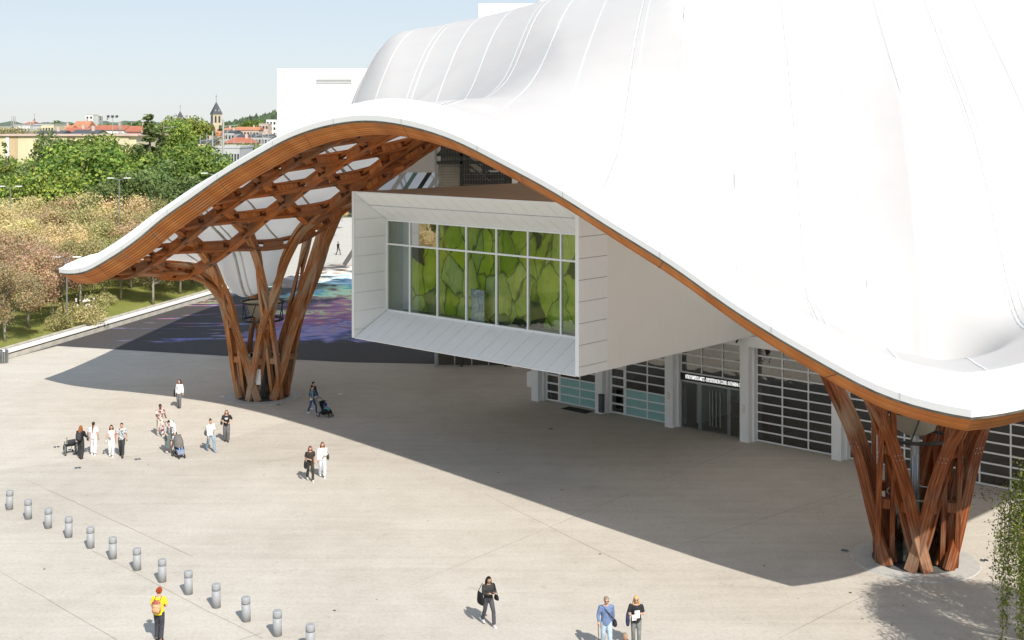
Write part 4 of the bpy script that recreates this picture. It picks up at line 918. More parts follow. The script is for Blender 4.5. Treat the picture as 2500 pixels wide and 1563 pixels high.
for k, (x, y) in enumerate(((-44, 84), (-50, 77), (-45.5, 70), (-53, 66), (-48, 60), (-56, 55), (-51, 48), (-60, 72), (-62, 62), (-58, 82))):
    tree('autumn%d' % (k % 3) if k % 2 else 'green%d' % (k % 3), 'autumn_tree' if k % 2 else 'broadleaf_tree', x, y, lawn_z(x, y), 7.5 + (k % 3), 'tree on the lawn beyond the left picture edge, mirrored in the gallery glass', 'tree', 'lawn trees beyond the left picture edge')
for px, d, yt, ky, lab in ((812, 190, 500, 'autumn2', 'yellowish tree seen between the far pillar and the gallery box'), (835, 205, 500, 'autumn0', 'beige tree right against the gallery box edge beyond the path'), (905, 235, 425, 'green2', 'green tree seen under the roof above the gallery deck, left one'), (945, 245, 428, 'green0', 'green tree seen under the roof above the gallery deck, right one'), (985, 240, 430, 'green2', 'green tree beside the slanted black and white cladding')):
    tpx(ky, 'broadleaf_tree', px, d, yt, lab)
for k, (px, py) in enumerate(((205, 775), (175, 772), (232, 760), (262, 742), (140, 800), (228, 785))):
    g = G(px, py, 0.8); tree('shrub0', 'shrub', g.x, g.y, lawn_z(g.x, g.y) - 0.1, 1.3 + 0.25 * (k % 3), 'low yellow green shrub beside the bench wall, %s of six' % ['third from left', 'second from left', 'fifth from left', 'rightmost', 'leftmost', 'fourth from left'][k], 'shrub', 'shrubs beside the bench wall')
fl = MB()
for k in range(26):
    g = G(200 + random.uniform(-22, 30), 768 + random.uniform(-10, 8), 0.8); fl.ball((g.x, g.y, 1.9 + random.uniform(-0.4, 0.4)), 0.09, 5, 3)
o = fl.build('blossom', simple('blossom', (0.75, 0.68, 0.66), 0.7)); tag(o, 'scatter of pale blossoms on the shrubs beside the bench wall', 'blossom'); o['kind'] = 'stuff'

# weeping birch at the right picture edge
def birch():
    o = empty('weeping_birch', (19.0, 37.3, 0)); tag(o, 'weeping birch with hanging leafy strands at the right picture edge', 'tree')
    m = MB(); m.tube([(0, 0, -0.2), (0.1, 0, 3), (-0.1, 0.1, 6.5), (0, 0, 9.3)], [0.24, 0.19, 0.12, 0.03], 10); C = []; rg = np.random.default_rng(5); st = MB()
    for k in range(520):
        a = rg.uniform(0, 6.283); rr = 4.3 * rg.uniform(0.15, 1) ** 0.6; zt = 9.6 - 4.7 * (rr / 4.3) ** 1.7 + rg.uniform(-0.4, 0.4); zb = max(0.9, zt - rg.uniform(1.2, 5.2))
        if k < 40: m.tube([(0, 0, zt - 1.6), (rr * 0.5 * math.cos(a), rr * 0.5 * math.sin(a), zt + 0.1), (rr * math.cos(a), rr * math.sin(a), zt)], [0.06, 0.035, 0.012], 5)
        sw = rg.normal(size=2) * 0.12
        st.tube([(rr * math.cos(a), rr * math.sin(a), zt), (rr * math.cos(a) + sw[0], rr * math.sin(a) + sw[1], (zt + zb) / 2), (rr * math.cos(a) + sw[0] * 1.6, rr * math.sin(a) + sw[1] * 1.6, zb)], 0.006, 3, False)
        n = int((zt - zb) * 60); f = rg.uniform(0, 1, n); sp = 0.05 + 0.13 * (1 - f)
        C.append(np.column_stack([rr * math.cos(a) + sw[0] * 1.6 * f + rg.normal(size=n) * sp, rr * math.sin(a) + sw[1] * 1.6 * f + rg.normal(size=n) * sp, zt - (zt - zb) * f]))
    C = np.concatenate(C); N = RNG.normal(size=C.shape); N /= np.linalg.norm(N, axis=1)[:, None]
    link(bpy.data.objects.new('trunk', m.mesh('trunk', True, [MATS['bark_pale']])), o); link(bpy.data.objects.new('twigs', st.mesh('twigs', False, [MATS['bark']])), o)
    link(bpy.data.objects.new('crown', leaf_mesh('crown', C, N, 0.085, pick([(0.10, 0.16, 0.02), (0.17, 0.22, 0.03), (0.24, 0.27, 0.05), (0.07, 0.11, 0.02), (0.34, 0.32, 0.07)], len(C)), 'leaf_birch')), o)
birch()

# ------------------------------------------------------------------ far town
COLS = {'cream': (0.62, 0.55, 0.38), 'tan': (0.50, 0.38, 0.24), 'white': (0.72, 0.71, 0.68), 'stone': (0.50, 0.42, 0.32), 'grey': (0.42, 0.43, 0.44), 'red': (0.38, 0.13, 0.075), 'orange': (0.46, 0.19, 0.10), 'slate': (0.075, 0.08, 0.09), 'pink': (0.52, 0.40, 0.34)}
for k, v in COLS.items(): simple('town_' + k, v, 0.8, var=0.12, scale=0.3)
simple('town_glass', (0.05, 0.055, 0.06), 0.25)
def T(k): return MATS['town_' + k]
def block(px0, px1, d, ytop, yeave, wallc, roofc, label, depth=12, win=(0, 0), zb=-0.3, hip=False, name='house', group='houses of the far town'):
    X0 = (px0 - CXP) / FPX * d; X1 = (px1 - CXP) / FPX * d; zt = CAM_H - (ytop - CYP) * d / FPX; ze = CAM_H - (yeave - CYP) * d / FPX; wd = X1 - X0
    o = empty(name, ((X0 + X1) / 2, d, zb)); tag(o, label, 'house' if roofc else 'building', group); H = ze - zb
    bx('wall', -wd / 2, wd / 2, 0, depth, 0, H, T(wallc), o)
    if roofc:
        m = MB(); e = 0.35; i = wd * 0.25 if hip else 0.0; r = zt - zb
        m.add([(-wd / 2 - e, -e, H + 0.01), (wd / 2 + e, -e, H + 0.01), (wd / 2 + e, depth + e, H + 0.01), (-wd / 2 - e, depth + e, H + 0.01), (-wd / 2 - e + i, depth / 2, r), (wd / 2 + e - i, depth / 2, r)], [(0, 1, 5, 4), (2, 3, 4, 5), (0, 4, 3), (1, 2, 5), (3, 2, 1, 0)]); rf = m.build('roof', T(roofc), o)
        m = MB(); m.box((wd * 0.22, depth * 0.42, r + 0.1), (0.7, 0.7, 1.6)); m.build('chimney', T('pink'), o)
    else: bx('roof', -wd / 2 - 0.1, wd / 2 + 0.1, -0.1, depth + 0.1, H + 0.005, H + 0.35, T('grey'), o)
    nx, nz = win
    for a in range(nx):
        for b in range(nz):
            cx = -wd / 2 + wd * (a + 0.5) / nx; cz = H - 1.8 - b * 3.0
            if cz < 1: continue
            bx('window', cx - min(0.7, wd / nx * 0.3), cx + min(0.7, wd / nx * 0.3), -0.06, 0.02, cz - 0.75, cz + 0.75, T('glass'), o)
    return o
# long cream building behind the green trees, striped facade
lb = empty('cream_building', (-97, 232, -0.3)); tag(lb, 'long cream building with tan and white vertical facade stripes behind the trees', 'building')
xs = -0.5; seq = [(3.4, 'cream'), (1.2, 'tan'), (2.4, 'cream'), (0.65, 'white'), (1.5, 'tan'), (4.0, 'cream'), (0.7, 'white'), (4.5, 'cream'), (1.3, 'tan'), (2.6, 'cream'), (0.65, 'white'), (1.3, 'tan'), (5.5, 'cream')]
bx('core', -3.5, 27.5, 0.25, 20, 0, 15.2, T('cream'), lb); xs = -3.5
for wd, c in seq:
    bx('facade_panel', xs + 0.02, xs + wd - 0.02, 0.0 if c != 'white' else -0.12, 0.24, 0, 15.1, T(c), lb); xs += wd
bx('roof', -4, 28, -0.4, 20.4, 15.22, 15.5, T('pink'), lb)
H_ = [(35, 74, 430, 300, 307, 'white', None, 'flat white block left of the dark slate roof', 1), (82, 131, 440, 300, 305, 'cream', None, 'flat cream block above the slate roofed house', 1), (58, 74, 520, 298, 304, 'pink', 'red', 'small red roofed house beside the thin steeple', 0),
      (80, 142, 300, 319, 331, 'white', 'slate', 'wide slate roofed house above the cream building, left', 0), (168, 228, 300, 317, 331, 'pink', 'slate', 'wide slate roofed house above the cream building, right', 0), (118, 168, 470, 306, 320, 'pink', 'orange', 'orange roofed house left of the gabled red house', 0),
      (150, 205, 380, 312, 326, 'cream', 'red', 'red roofed house behind the slate roofs', 0), (176, 212, 520, 296, 312, 'pink', 'orange', 'tall gabled orange roofed house left of the white tower block', 0), (209, 227, 900, 281, 281.2, 'white', None, 'slim white tower block, tallest of the town', 8), (228, 238, 910, 285, 285.2, 'grey', None, 'grey narrow side block beside the white tower block', 6),
      (226, 302, 420, 306, 318, 'white', 'red', 'long red roofed house right of the white tower block', 2), (306, 352, 400, 308, 322, 'grey', 'red', 'red roofed house with grey wall left of the tallest tree', 1), (300, 350, 330, 325, 332, 'pink', 'red', 'low red roofed shed left of the tallest tree', 0),
      (0, 30, 500, 305, 311, 'cream', None, 'flat pale block at the left picture edge', 1), (418, 472, 380, 313, 313.2, 'white', None, 'pale modern block with many windows below the second spire', 5),
      (478, 512, 640, 306, 316, 'cream', 'red', 'red roofed house left of the church tower', 1), (470, 505, 520, 322, 334, 'pink', 'red', 'red roofed house below the church tower, left', 1), (492, 530, 430, 320, 336, 'cream', 'orange', 'orange roofed house at the foot of the church tower', 1), (545, 560, 600, 312, 318, 'cream', 'orange', 'small orange roof right of the church tower', 0), (542, 572, 470, 318, 323, 'grey', 'slate', 'slate roof right of the church tower', 1), (572, 632, 640, 310, 318, 'pink', 'orange', 'row of orange roofs before the wooded hill', 2),
      (578, 660, 460, 328, 334, 'grey', 'slate', 'long slate roofed building before the wooded hill', 1), (546, 610, 330, 336, 350, 'cream', 'red', 'red hipped roof house with cream walls beside the railway mast', 1), (484, 510, 330, 340, 349, 'cream', 'slate', 'small slate roofed house behind the rounded green tree', 1),
      (650, 690, 700, 293, 293.2, 'white', None, 'white modern block beside the white museum gallery', 3), (632, 655, 690, 303, 303.2, 'pink', None, 'low pale block left of the white modern block', 1), (522, 585, 235, 362, 362.2, 'grey', None, 'grey station cabin with dark flat roof near the roof edge', 1)]
for (a, b, d, yt, ye, wc, rc, lab, nz) in H_:
    block(a, b, d, yt, ye, wc, rc, lab, 12, (max(2, int((b - a) / 7)) if nz else 0, nz), hip=(lab.startswith('red hipped')))
# church towers
def church(px, d, ytop, yeave, wpx, label, body=True):
    X = (px - CXP) / FPX * d; wd = wpx * d / FPX; zt = CAM_H - (ytop - CYP) * d / FPX; ze = CAM_H - (yeave - CYP) * d / FPX
    o = empty('church_tower', (X, d, -0.3), 0.5); tag(o, label, 'church'); h = ze + 0.3; w2 = wd * 0.36
    bx('wall', -w2, w2, -w2, w2, 0, h, T('stone'), o); bx('cornice', -w2 * 1.08, w2 * 1.08, -w2 * 1.08, w2 * 1.08, h - 0.5, h - 0.01, T('cream'), o)
    e = w2 * 1.18; m = MB(); m.add([(-e, -e, h), (e, -e, h), (e, e, h), (-e, e, h), (0, 0, zt + 0.3)], [(0, 1, 4), (1, 2, 4), (2, 3, 4), (3, 0, 4), (3, 2, 1, 0)]); m.build('spire', T('slate'), o)
    m = MB(); m.tube([(0, 0, zt), (0, 0, zt + 5)], 0.12, 5); m.box((0, 0, zt + 3.6), (1.4, 0.15, 0.15)); m.build('cross', T('slate'), o)
    for (sx, sy) in ((0, -1), (-1, 0), (1, 0)):
        for k in (-1, 1):
            c = (sx * w2 + (k * w2 * 0.42 if sy else 0), sy * w2 + (k * w2 * 0.42 if sx else 0)); dm = (w2 * 0.42, 0.3) if sy else (0.3, w2 * 0.42)
            m = MB(); m.box((c[0], c[1], h - w2 * 1.25), (dm[0], dm[1], w2 * 1.3)); m.ball((c[0], c[1], h - w2 * 0.6), (dm[0] / 2, dm[1] / 2, w2 * 0.22), 8, 5); m.build('belfry_opening', T('glass'), o)
    bx('string_course', -w2 * 1.04, w2 * 1.04, -w2 * 1.04, w2 * 1.04, h - w2 * 2.4, h - w2 * 2.25, T('cream'), o)
    for k in (-1, 1):
        m = MB(); m.box((k * e * 0.32, -e * 0.62, h + (zt - h) * 0.30), (0.7, 1.0, 1.1)); m.build('dormer', T('grey'), o)
church(528, 850, 248, 279, 30, 'stone church tower with pointed slate spire and arched belfry openings'); church(440, 950, 271, 296, 26, 'second slate church spire rising behind green trees'); church(84, 1300, 288, 299, 8, 'tiny dark steeple on the far left horizon')
# wooded hill and tree belts on the horizon
def ridge(name, d, pts, mat, seed, depth=260, bump=4.0):
    rg = np.random.default_rng(seed); m = MB(); xs = np.arange(pts[0][0], pts[-1][0], max(1.0, (pts[-1][0] - pts[0][0]) / 500)); hz = np.interp(xs, [p[0] for p in pts], [p[1] for p in pts]); V = []; rows = 10; n = len(xs)
    for j in range(rows):
        f = j / (rows - 1); h = np.sin(f * math.pi / 2) if j < rows - 1 else 1.0
        nb = np.convolve(rg.normal(size=n + 8), np.ones(3) / 3, 'same')[4:-4] * bump * (0.4 + f)
        z = CAM_H - (hz - CYP) * d / FPX; V += [((x - CXP) / FPX * (d + depth * f), d + depth * f, -0.4 + (zz + 0.4) * h * (1 + depth * f / d * 0.5) + b) for x, zz, b in zip(xs, z, nb)]
    m.add(V, [(j * n + i, j * n + i + 1, (j + 1) * n + i + 1, (j + 1) * n + i) for j in range(rows - 1) for i in range(n - 1)]); return struct(m.build(name, mat, smooth=False))
simple('wood_far', (0.075, 0.115, 0.045), 0.9, var=0.5, scale=0.06); simple('wood_farther', (0.10, 0.13, 0.085), 0.9, var=0.3, scale=0.04)
ridge('hill', 1700, [(520, 306), (556, 302), (575, 297), (600, 292), (625, 284), (650, 277), (700, 274), (800, 276), (1000, 290), (1300, 300)], MATS['wood_far'], 3, 500, 3.0)
ridge('hill', 2600, [(-900, 303), (-200, 301), (60, 303), (200, 300), (420, 301), (700, 304), (1400, 300), (2600, 302), (3600, 303)], MATS['wood_farther'], 4, 700, 3.0)
for k, (px, d, yt, ky, lab) in enumerate([(150, 600, 297, 'far0', 'rounded far tree left of the orange roofs'), (128, 640, 296, 'far0', 'rounded far tree above the flat cream block'), (165, 560, 303, 'far0', 'small far tree before the orange roofs'), (245, 700, 285, 'cone1', 'left one of two far poplars beside the white tower block'), (263, 700, 284, 'cone1', 'right one of two far poplars beside the white tower block'),
        (15, 330, 306, 'autumn2', 'golden tree at the left picture edge behind the cream building'), (62, 330, 317, 'autumn2', 'small golden tree behind the cream building'), (350, 640, 292, 'far0', 'far dark tree behind the tallest tree'), (418, 330, 296, 'green0', 'green tree before the pale modern block, left'), (448, 340, 285, 'green2', 'green tree below the second spire'), (475, 345, 300, 'green0', 'green tree left of the church tower'), (560, 800, 300, 'far0', 'far tree right of the church tower'), (590, 820, 299, 'far0', 'far tree before the hill, middle'), (620, 700, 293, 'green0', 'large far tree before the hill'), (605, 300, 352, 'green2', 'green tree below the red hipped roof'), (560, 290, 358, 'green0', 'green tree behind the station cabin'), (500, 290, 356, 'green2', 'green tree left of the station cabin'), (330, 600, 300, 'far0', 'far tree right of the long red roof')]):
    X = (px - CXP) / FPX * d; zt = CAM_H - (yt - CYP) * d / FPX; tree(ky, 'far_tree', X, d, -0.3, zt + 0.3, lab, 'tree', 'trees among the far town', 1.0)
# railway masts and lights
simple('mast_grey', (0.40, 0.41, 0.40), 0.5, 0.3, var=0.1)
def mast(px, d, ytop, r, label, kindm, group='railway masts beyond the trees'):
    X = (px - CXP) / FPX * d; h = CAM_H - (ytop - CYP) * d / FPX + 0.3; o = empty('railway_mast', (X, d, -0.3)); tag(o, label, 'mast', group)
    m = MB(); m.tube([(0, 0, 0), (0, 0, h)], [r, r * 0.6], 8); m.build('pole', MATS['mast_grey'], o)
    m = MB()
    if kindm == 'arm': m.bar((-0.1, 0, h - 1.2), (2.6, 0, h - 0.9), 0.09, 0.09); m.bar((0, 0, h - 2.6), (2.2, 0, h - 1.0), 0.06, 0.06); m.build('arm', MATS['mast_grey'], o)
    elif kindm == 'flood':
        m.bar((-1.3, 0, h), (1.3, 0, h), 0.1, 0.1); m.build('crossbar', MATS['mast_grey'], o)
        for k in (-1, 0, 1): bx('floodlight', k * 1.1 - 0.3, k * 1.1 + 0.3, -0.3, 0.1, h + 0.05, h + 0.55, T('glass'), o)
    else:
        for q in range(6): m.bar((-0.5, 0, h * q / 6), (0.5, 0, h * (q + 1) / 6), 0.06, 0.06)
        m.bar((-0.5, 0, 0), (-0.5, 0, h), 0.1, 0.1); m.bar((0.5, 0, 0), (0.5, 0, h), 0.1, 0.1); m.build('lattice', MATS['mast_grey'], o)
mast(33, 330, 284, 0.22, 'lattice railway mast at the far left above the cream building', 'lat'); mast(75, 330, 300, 0.3, 'stout grey chimney like mast beside the slate roof', 'plain'); mast(275, 320, 287, 0.14, 'floodlight mast with three lamps above the long red roof', 'flood'); mast(293, 420, 297, 0.3, 'lattice railway mast right of the floodlight mast', 'lat')
mast(545, 215, 292, 0.28, 'thick pale railway mast beside the church tower', 'arm'); mast(519, 240, 320, 0.2, 'pale railway mast left of the thick one', 'arm')
for j, (px, d, yt) in enumerate(((206, 330, 299), (400, 300, 300), (489, 260, 330), (505, 250, 325), (555, 255, 318), (571, 270, 336), (613, 280, 312), (625, 280, 318), (641, 270, 322), (655, 290, 316))): mast(px, d, yt, 0.11, 'thin grey railway mast among the far roofs, %s from the left' % ORD[j], 'arm')
def street_lamp(px, d, ytop, label):
    X = (px - CXP) / FPX * d; z0 = lawn_z(X, d); h = CAM_H - (ytop - CYP) * d / FPX - z0; o = empty('street_lamp', (X, d, z0)); tag(o, label, 'street lamp', 'double armed street lamps')
    m = MB(); m.tube([(0, 0, 0), (0, 0, h)], [0.09, 0.05], 8); m.build('pole', MATS['steel'], o)
    for s in (-1, 1):
        m = MB(); m.bar((0, 0, h - 0.12), (s * 0.55, 0, h + 0.06), 0.06, 0.05); m.build('arm', MATS['steel'], o); m = MB(); m.box((s * 0.86, 0, h + 0.09), (0.66, 0.26, 0.08)); m.build('lamp_head', MATS['white_paint'], o)
street_lamp(25, 128, 457, 'double armed street lamp among the trees at the left picture edge'); street_lamp(291, 128, 437, 'double armed street lamp in front of the broad domed tree'); street_lamp(163, 103, 630, 'street lamp half hidden by pinkish autumn trees'); street_lamp(520, 128, 425, 'street lamp partly behind the white roof edge')

# ------------------------------------------------------------------ plaza furniture
simple('bollard_grey', (0.31, 0.32, 0.33), 0.55, 0.0, var=0.08, scale=3)
bm_post = MB(); bm_post.loft([(0, 0, 0, 0.152, 0.152), (0, 0, 0.60, 0.15, 0.15)], 24); me_post = bm_post.mesh('post', True, [MATS['bollard_grey']])
def wavy(z0, z1, r, ph, amp):
    m = MB(); n = 32; V = []
    for k in range(n):
        t = 2 * math.pi * k / n; dz = amp * math.sin(2 * t + ph)
        V += [(r * math.cos(t), r * math.sin(t), z0 + dz), (r * math.cos(t), r * math.sin(t), z1 + dz)]
    m.add(V, [(2 * k, 2 * ((k + 1) % n), 2 * ((k + 1) % n) + 1, 2 * k + 1) for k in range(n)]); return m
me_neck = MB().loft([(0, 0, 0.60, 0.15, 0.15), (0, 0, 0.70, 0.15, 0.15)], 24).mesh('neck', True, [MATS['bollard_grey']])
me_rings = [wavy(0.622, 0.630, 0.1535, 0.0, 0.012).mesh('groove_ring', True, [MATS['joint_dark']]), wavy(0.652, 0.660, 0.1535, 1.6, 0.012).mesh('groove_ring', True, [MATS['joint_dark']]), wavy(0.682, 0.690, 0.1535, 0.2, 0.004).mesh('groove_ring', True, [MATS['joint_dark']])]
cap_m = MB(); cap_m.loft([(0, 0, 0.69, 0.151, 0.151), (0, 0, 0.80, 0.151, 0.151), (0, 0, 0.825, 0.138, 0.138), (0, 0, 0.828, 0.05, 0.05)], 24); me_cap = cap_m.mesh('cap', False, [MATS['bollard_grey']])
bpos = [(62, 258), (186, 320), (316, 380), (450, 440), (594, 510), (740, 580), (900, 655), (1064, 732), (1237, 812), (1420, 900), (1616, 990), (1820, 1085), (2036, 1180)]
nth = ['first', 'second', 'third', 'fourth', 'fifth', 'sixth', 'seventh', 'eighth', 'ninth', 'tenth', 'eleventh', 'twelfth', 'thirteenth']
for k, (x, y) in enumerate(bpos):
    g = G(x * 0.37205, 1150 + (y - 6) * 0.37205); o = empty('bollard', (g.x, g.y, 0), random.uniform(-0.4, 0.4)); o.rotation_euler.x = R(random.uniform(-1.3, 1.3)); o.rotation_euler.y = R(random.uniform(-1.3, 1.3)); tag(o, 'short grey metal bollard, %s of the row from the left picture edge' % nth[k], 'bollard', 'row of grey bollards on the plaza')
    for nm, me in (('post', me_post), ('neck', me_neck), ('groove_ring', me_rings[0]), ('groove_ring', me_rings[1]), ('groove_ring', me_rings[2]), ('cap', me_cap)): put(nm, me, (0, 0, 0), o)
g = G(9, 886); tb = empty('litter_bin', (g.x, g.y, 0)); tag(tb, 'round grey slatted litter bin by the bench wall', 'bin')
m = MB(); m.loft([(0, 0, 0.05, 0.27, 0.27), (0, 0, 0.85, 0.29, 0.29)], 18); m.build('liner', MATS['steel_dark'], tb)
for k in range(18):
    a = k * math.pi / 9; m = MB(); m.box((0.305 * math.cos(a), 0.305 * math.sin(a), 0.45), (0.03, 0.06, 0.86), a); m.build('slat', MATS['steel'], tb)
m = MB(); m.torus((0, 0, 0.88), (0, 0, 1), 0.3, 0.03, 20, 6); m.build('rim', MATS['steel'], tb)
me_ring = MB().torus((0, 0, 0.012), (0, 0, 1), 0.15, 0.014, 20, 5).mesh('ring', True, [MATS['steel']]); me_lens = MB().cyl((0, 0, 0.002), 0.14, 0.008, 20).mesh('lens', False, [MATS['steel_dark']]); me_lensw = MB().cyl((0, 0, 0.002), 0.20, 0.010, 20).mesh('lens', False, [MATS['white_paint']])
for px, py, wh, lab in ((2062, 1345, 0, 'dark round floor light left of the near pillar'), (2163, 1396, 0, 'dark round floor light at the front left of the near pillar'), (2335, 1407, 0, 'round floor light at the front right of the near pillar'), (2403, 1369, 0, 'dark round floor light right of the near pillar'), (543, 968, 1, 'white round floor light left of the far pillar'), (578, 986, 0, 'dark round floor light in the sun before the far pillar'), (680, 988, 0, 'dark floor light at the shadow edge before the far pillar'), (832, 963, 1, 'white round floor light right of the far pillar'),
        (138, 1092, 0, 'small dark drain cover left of the wheelchair'), (190, 1143, 0, 'small dark drain cover below the wheelchair'), (336, 1122, 0, 'small dark drain cover left of the grey stroller'), (1345, 1048, 0, 'dark drain cover in the shade below the gallery')):
    g = G(px, py); o = empty('floor_light', (g.x, g.y, 0.004)); tag(o, lab, 'floor light' if 'light' in lab else 'drain'); put('ring', me_ring, (0, 0, 0), o); put('lens', me_lensw if wh else me_lens, (0, 0, 0), o)
lf = MB()
for k in range(120):
    if k < 85: g = G(random.gauss(2400, 30), random.gauss(1205, 16))
    else: g = G(random.uniform(100, 2300), random.uniform(1050, 1500))
    a = random.uniform(0, 6); s = random.uniform(0.03, 0.07); lf.add([(g.x + s * math.cos(a + q), g.y + s * math.sin(a + q), 0.006 + 0.01 * (q > 2)) for q in (0, 1.4, 3.1, 4.6)], [(0, 1, 2, 3)])
o = lf.build('fallen_leaves', simple('leaf_litter', (0.12, 0.07, 0.03), 0.9)); tag(o, 'scattered small brown fallen leaves on the paving', 'leaves'); o['kind'] = 'stuff'
# ------------------------------------------------------------------ people
def remesh(mb, voxel, smooth_it=2):
    me = mb.mesh('tmp'); o = bpy.data.objects.new('tmp', me); COL.objects.link(o)
    md = o.modifiers.new('r', 'REMESH'); md.mode = 'VOXEL'; md.voxel_size = voxel; md.use_smooth_shade = True
    sm = o.modifiers.new('s', 'SMOOTH'); sm.iterations = smooth_it; sm.factor = 0.5
    dg = bpy.context.evaluated_depsgraph_get(); out = bpy.data.meshes.new_from_object(o.evaluated_get(dg))
    bpy.data.objects.remove(o); bpy.data.meshes.remove(me); return out
def fabric(c, kind='plain'):
    key = 'cloth_%s_%.2f_%.2f_%.2f' % (kind, *c)
    if key in MATS: return MATS[key]
    t = NT(key); co = t.coords('Object')
    if kind == 'plain':
        n = t.noise(co, 9, 3, 0.6); col = t.ramp(n.outputs[0], [(0.3, [x * 0.72 for x in c]), (0.7, [min(1, x * 1.15) for x in c])])
    else:
        n = t.noise(co, 13 if kind == 'print' else 9, 2, 0.5, 1.0); dk = (0.10, 0.09, 0.09) if kind == 'print' else (0.18, 0.07, 0.09)
        col = t.ramp(n.outputs[0], [(0.42, dk), (0.50, c), (0.64, c), (0.70, (0.30, 0.26, 0.24))])
    t.set(col, 0.85, 0, 0.2); t.bump(n.outputs[0], 0.3, 0.02); return t.m
SKIN = {'light': (0.56, 0.34, 0.25), 'tan': (0.42, 0.24, 0.15), 'brown': (0.16, 0.075, 0.04)}
HAIR = {'brown': (0.06, 0.03, 0.016), 'black': (0.012, 0.010, 0.010), 'red': (0.30, 0.055, 0.015), 'ginger': (0.30, 0.11, 0.035), 'blond': (0.55, 0.36, 0.13), 'grey': (0.25, 0.20, 0.14), 'dark_red': (0.13, 0.035, 0.02)}
def hand(mb, wrist, d, side):
    """palm and five curled fingers; d is the direction of the forearm"""
    d = Vector(d).normalized(); up = Vector((0, 0, 1)) if abs(d.z) < 0.8 else Vector((0, -1, 0)); a = d.cross(up).normalized(); n = a.cross(d).normalized(); w0 = Vector(wrist)
    mb.tube([w0 - d * 0.02, w0 + d * 0.03, w0 + d * 0.085], [0.026, 0.036, 0.030], 8)
    for k, (off, L) in enumerate(((-0.03, 0.055), (-0.01, 0.068), (0.01, 0.064), (0.029, 0.05))):
        b = w0 + d * 0.075 + a * off; mb.tube([b, b + d * L * 0.55 + n * -0.006, b + d * L * 0.85 - n * 0.03], [0.0095, 0.009, 0.007], 5)
    b = w0 + d * 0.035 + a * side * 0.03; mb.tube([b, b + d * 0.03 + a * side * 0.022, b + d * 0.06 + a * side * 0.014 - n * 0.012], [0.011, 0.010, 0.008], 5)
